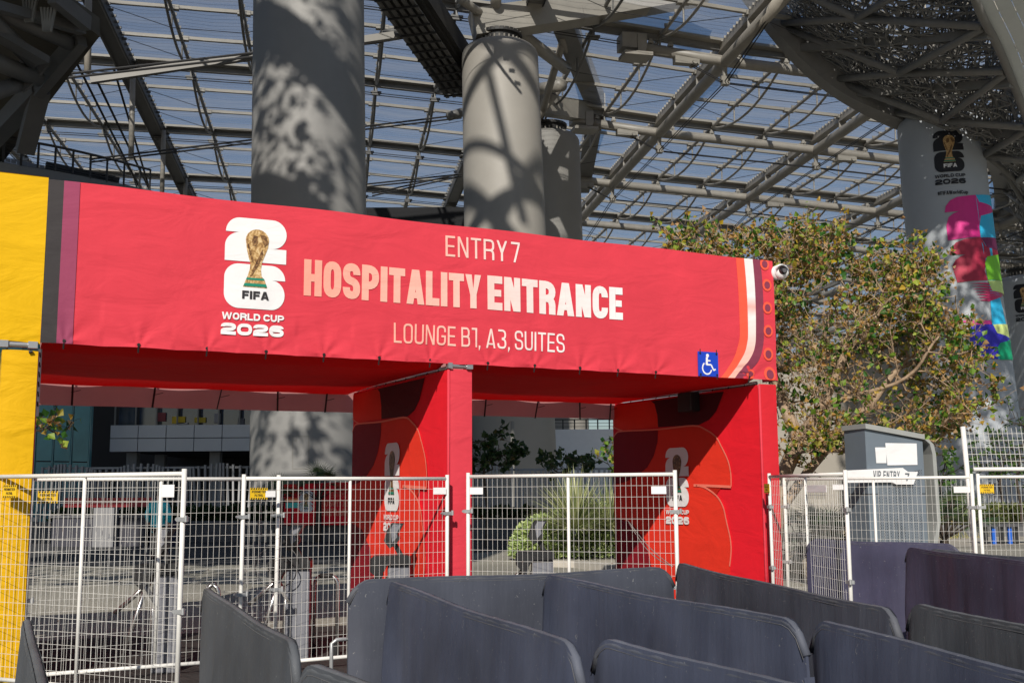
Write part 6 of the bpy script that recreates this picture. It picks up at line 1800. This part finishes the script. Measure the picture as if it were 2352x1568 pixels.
roots = [chain([b0, b0 + (b1_ - b0) * .35, b0 + (b1_ - b0) * .7, b1_, (b1_ + b2_) / 2, b2_, b3_, b4_, b5_]),
         chain([b0 + (b1_ - b0) * .7, tpx(1850, 1090, TY + .2), tpx(1900, 1030, TY + .25), tpx(1950, 975, TY + .2), tpx(2000, 930, TY + .1), tpx(2050, 860, TY)]),
         chain([b3_, tpx(1975, 905, TY - .4), tpx(2030, 890, TY - .5)]),
         chain([b2_, tpx(1800, 930, TY + .3), tpx(1770, 850, TY + .5), tpx(1760, 740, TY + .5), tpx(1730, 650, TY + .6)]),
         chain([tpx(1900, 1030, TY + .25), tpx(1990, 1040, TY - .3), tpx(2050, 1010, TY - .5)])]
_cc = tpx(1900, 850)
def coral_density(p):
    t = sqrt(((p[0] - _cc[0]) / 2.6) ** 2 + ((p[2] - _cc[2]) / 1.9) ** 2)
    k = min(1.0, max(.36, (t - .22) / .5))
    return k * (1.25 if p[2] > _cc[2] else 1.0)
make_tree('coral_tree', 'big bushy tree with sparse green, yellow and dry brown leaves beside the red arch', roots, att, 3, LEAF_CORAL, BARK, leaf_fn=coral_density, r0=.0085, expo=2.0, step=.19, leaves=3.2, lsize=(.05, .14), twigs=4.3, kill=.25, infl=1.3, dry=.47, up=.6, maxn=4200, rmax=.17)
def small_tree(label, x, ybase, ytop, xr, dep, seed, leafm, n=420, name='tree', ls=(.10, .20), dry=.08, leaves=3.2, base_x=None, zs=0.0, kill=.5):
    rn = np.random.RandomState(seed)
    c = aty(x, (ybase + ytop) / 2, dep); k = dep / FPX
    rz_ = (ybase - ytop) / 2 * k; rx_ = xr * k
    es = [((c.x, dep, c.z), (rx_, min(rx_, 2.2), rz_)), ((c.x + rx_ * .4, dep, c.z - rz_ * .3), (rx_ * .8, 1.4, rz_ * .7)), ((c.x - rx_ * .4, dep, c.z - rz_ * .1), (rx_ * .7, 1.4, rz_ * .8))]
    att = ell_points(rn, n, es)
    bx_ = aty(base_x if base_x else x, 1130, dep).x
    z0 = c.z - rz_
    roots = [[(bx_, dep, 0), (bx_ + .05, dep, z0 * .5), (bx_ - .05, dep, z0), (c.x, dep, c.z - rz_ * .5)]]
    return make_tree(name, label, roots, att, seed, leafm, BARK_D, r0=.011, step=.32, leaves=leaves, lsize=ls, twigs=1.6, kill=kill, infl=2.4, dry=dry, up=.3, maxn=900, rmax=.2)
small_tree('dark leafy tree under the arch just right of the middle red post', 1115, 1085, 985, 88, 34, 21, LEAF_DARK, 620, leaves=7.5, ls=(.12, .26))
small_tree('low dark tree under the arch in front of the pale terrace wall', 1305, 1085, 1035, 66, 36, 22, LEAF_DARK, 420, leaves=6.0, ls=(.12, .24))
small_tree('sunlit yellow green tree edge beside the right inner red wall', 1415, 1085, 975, 50, 30, 23, LEAF_CORAL, 360, ls=(.10, .20), dry=.2, leaves=5.5)
small_tree('overhanging branch of brown and green leaves beside the yellow leg', 108, 1000, 930, 62, 22, 24, LEAF_CORAL, 230, ls=(.12, .22), dry=.35, leaves=3.2, base_x=40)
small_tree('feathery green tree at the right edge beyond the mesh', 2340, 1100, 905, 60, 40, 25, LEAF_MID, 420, leaves=2.6, ls=(.08, .16))
small_tree('dense green tree behind the taller mesh at the right edge', 2300, 1110, 985, 75, 44, 26, LEAF_MID, 520)
small_tree('dark green shrub tree behind the totem on its right', 2165, 1120, 1010, 50, 30, 27, LEAF_MID, 360)

def spiky(label, x, y, dep, n, ln, seed, stops, name='spiky_plant', wd=.035, spread=1.0, base=.35):
    rn = np.random.RandomState(seed); p = aty(x, y, dep); r = thing(name, label, 'plant', (p.x, dep, 0))
    g = MB()
    for i in range(n):
        az = rn.uniform(0, 2 * pi); el = math.acos(rn.uniform(.08, 1.0)) * spread
        d = np.array([sin(el) * cos(az), sin(el) * sin(az), cos(el)]); L_ = ln * rn.uniform(.75, 1.1)
        s = np.cross(d, [0, 0, 1.0]); s /= np.linalg.norm(s) + 1e-9
        o = np.array([p.x, dep, base]) + d * .12; t = rn.rand()
        m_ = o + d * L_ * .55; e = o + d * L_ - np.array([0, 0, .12 * L_ * sin(el)])
        w_ = wd * rn.uniform(.7, 1.2)
        g.poly([o - s * w_ * .6, o + s * w_ * .6, m_ + s * w_ * .5, m_ - s * w_ * .5], t); g.poly([m_ - s * w_ * .5, m_ + s * w_ * .5, e], min(1, t + .1))
    g.build('blades', leaf_mat(name + '_%d' % seed, stops, .45, .2), r)
    return r
SPK = [(0, (.17, .22, .09)), (.6, (.38, .42, .18)), (1, (.55, .54, .30))]
spiky('tall spiky desert plant with grey green blades in the right gateway', 1322, 1180, 26.3, 420, 1.45, 31, SPK, wd=.03, base=.75)
spiky('second spiky plant leaning against the right gateway wall', 1400, 1180, 26.8, 260, 1.35, 32, SPK, wd=.03, base=.75)
def fan_palm(label, x, y, dep, n, ln, seed, name='fan_palm', h=.5):
    rn = np.random.RandomState(seed); p = aty(x, y, dep); r = thing(name, label, 'palm', (p.x, dep, 0)); g = MB(); s_ = MB()
    for i in range(n):
        az = rn.uniform(0, 2 * pi); el = rn.uniform(.1, 1.25); d = np.array([sin(el) * cos(az), sin(el) * sin(az), cos(el)]); L_ = ln * rn.uniform(.6, 1)
        o = np.array([p.x, dep, h]); c = o + d * L_
        s_.tube(o, c, .018, 4, .010, cap=False)
        x_ = np.cross(d, [0, 0, 1.0]); x_ /= np.linalg.norm(x_) + 1e-9; nn = np.cross(x_, d)
        fl = ln * .55; t = rn.rand()
        for k in range(17):
            a = -1.5 + 3.0 * k / 16; v = d * cos(a) + x_ * sin(a) - nn * .25; s2 = np.cross(v, nn); s2 /= np.linalg.norm(s2) + 1e-9
            g.poly([c - s2 * .016, c + s2 * .016, c + v * fl - np.array([0, 0, .10])], min(1, max(0, t + rn.uniform(-.2, .2))))
    tr_ = MB(); tr_.tube((p.x, dep, 0), (p.x, dep, h), .12, 8, .09); tr_.build('trunk', BARK_D, r); s_.build('stalks', BARK_D, r)
    g.build('fronds', leaf_mat('palm_%d' % seed, [(0, (.03, .07, .03)), (.5, (.08, .15, .06)), (1, (.20, .25, .11))], .45, .25), r)
fan_palm('fan palm in the shade before the first big column', 733, 1096, 38.2, 26, 1.1, 41, h=1.4)
fan_palm('low fan palm half hidden at the left gateway stiffener', 640, 1112, 38.4, 20, 1.0, 42, h=1.1)
fan_palm('fan palm between the edge-on fence panel and the totem', 1905, 1190, 20, 22, .9, 43, h=.6)
fan_palm('fan palm right of the totem above yellow grass', 2165, 1180, 22, 30, .95, 44, h=.7)
fan_palm('palm clump left of the totem foot', 1855, 1210, 21, 22, .9, 45, h=.4)
def mound(name, label, cells, seed, leafm, n, ls, cat='shrub', flat=.0, dry=.05, kind=None):
    rn = np.random.RandomState(seed); c0 = cells[0]
    r = thing(name, label, cat, (c0[0], c0[1], 0)); g = MB(); st = MB()
    for _ in range(n):
        c = cells[rn.randint(len(cells))]
        v = rn.normal(size=3); v[2] = abs(v[2]); v /= np.linalg.norm(v); k = rn.uniform(.72, 1.06)
        p = np.array([c[0] + v[0] * c[3] * k, c[1] + v[1] * c[4] * k, max(.03, c[2] + v[2] * c[5] * k)])
        u_ = rn.rand(); tone = rn.uniform(.82, 1) if u_ < dry else rn.uniform(0, .75)
        add_leaf(g, p, v + rn.normal(0, .5, 3), rn.uniform(*ls), tone, rn, .4, .30)
    for _ in range(max(20, n // 60)):
        c = cells[rn.randint(len(cells))]; v = rn.normal(size=3); v[2] = abs(v[2]); v /= np.linalg.norm(v)
        st.tube((c[0], c[1], 0), (c[0] + v[0] * c[3] * .9, c[1] + v[1] * c[4] * .9, c[2] + v[2] * c[5] * .9), .012, 4, cap=False)
    g.build('foliage', leafm, r); st.build('stems', BARK_D, r)
    return r
LEAF_EUPH = leaf_mat('grey_green_needles', [(0, (.20, .29, .09)), (.5, (.40, .50, .18)), (1, (.58, .62, .28))], .5, .2)
q = atz(1290, 1285, 0)
mound('low_shrub', 'mounded grey green shrub at the foot of the spiky plant', [(q.x - .45, q.y, .1, .80, .7, .95), (q.x + .35, q.y + .1, .1, .95, .75, 1.25), (q.x + 1.0, q.y, .1, .65, .7, 1.25), (q.x - .8, q.y + .1, .1, .45, .5, .75)], 51, LEAF_EUPH, 9000, (.07, .13))
hd = [(x, 39.6 + .2 * sin(x), .65, .9, .5, .5) for x in np.arange(-15.5, -4.5, 1.1)]
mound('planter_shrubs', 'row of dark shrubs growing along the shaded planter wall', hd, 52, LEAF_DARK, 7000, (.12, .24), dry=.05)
hd = [(x, 40.8, .5, .8, .5, .55) for x in np.arange(-2.5, 1.5, 1.0)]
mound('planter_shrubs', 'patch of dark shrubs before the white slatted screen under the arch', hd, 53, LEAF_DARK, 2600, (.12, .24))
hx = [aty(x, 1180, 41.5) for x in range(2120, 2460, 34)]
LEAF_HEDGE = leaf_mat('olive_hedge', [(0, (.06, .085, .02)), (.5, (.12, .15, .035)), (.8, (.2, .2, .06)), (1, (.24, .15, .06))], .6, .2)
mound('clipped_hedge', 'clipped olive hedge along the right edge', [(p.x, 41.5, .45, .8, .7, .62) for p in hx], 54, LEAF_HEDGE, 8000, (.10, .2), cat='hedge')
gr = [atz(x, y, 0) for x, y in ((2150, 1225), (2185, 1222), (2215, 1228), (2240, 1220), (2130, 1232))]
g = MB(); rr_ = np.random.RandomState(8)
for _ in range(2600):
    c = gr[rr_.randint(len(gr))]; p = np.array([c.x + rr_.normal(0, .45), c.y + rr_.normal(0, .8), .006]); d = np.array([rr_.normal(0, .35), rr_.normal(0, .35), 1]); L_ = rr_.uniform(.15, .42)
    g.poly([p + [-.012, 0, 0], p + [.012, 0, 0], p + d * L_], rr_.rand())
tag(g.build('ornamental_grass', leaf_mat('yellow_grass', [(0, (.12, .16, .02)), (.6, (.30, .28, .04)), (1, (.40, .33, .09))], .6, .3)), 'patch of yellow green grass beside the path right of the totem', 'grass', kind='stuff')
# boulders behind the edge-on panel
for k, (x, y, d_, r_) in enumerate(((1850, 1170, 21.5, .55), (1935, 1180, 22, .75), (1890, 1215, 20.5, .5))):
    p = aty(x, y, d_); bm = bmesh.new(); bmesh.ops.create_icosphere(bm, subdivisions=3, radius=r_)
    rr_ = random.Random(k)
    for v in bm.verts:
        s = 1 + .16 * sin(v.co.x * 5 + k) + .12 * sin(v.co.y * 7 + k * 2) + .10 * sin(v.co.z * 6 + 3 * k) + rr_.uniform(-.02, .02); v.co *= s; v.co.z *= .75
    me = bpy.data.meshes.new('boulder'); bm.to_mesh(me); bm.free(); me.materials.append(mat('sandstone', (.36, .29, .20), .85, var=.3, vscale=3, bump=.6, bscale=14))
    o = bpy.data.objects.new('boulder', me); COL.objects.link(o); o.location = (p.x, d_, r_ * .35)
    tag(o, ('low tan boulder beside the right red leg behind the mesh', 'larger tan boulder just left of the totem', 'small tan boulder nearest the barriers behind the edge-on panel')[k], 'rock')

# drop the helper property
for o in bpy.data.objects:
    if '_base' in o: del o['_base']
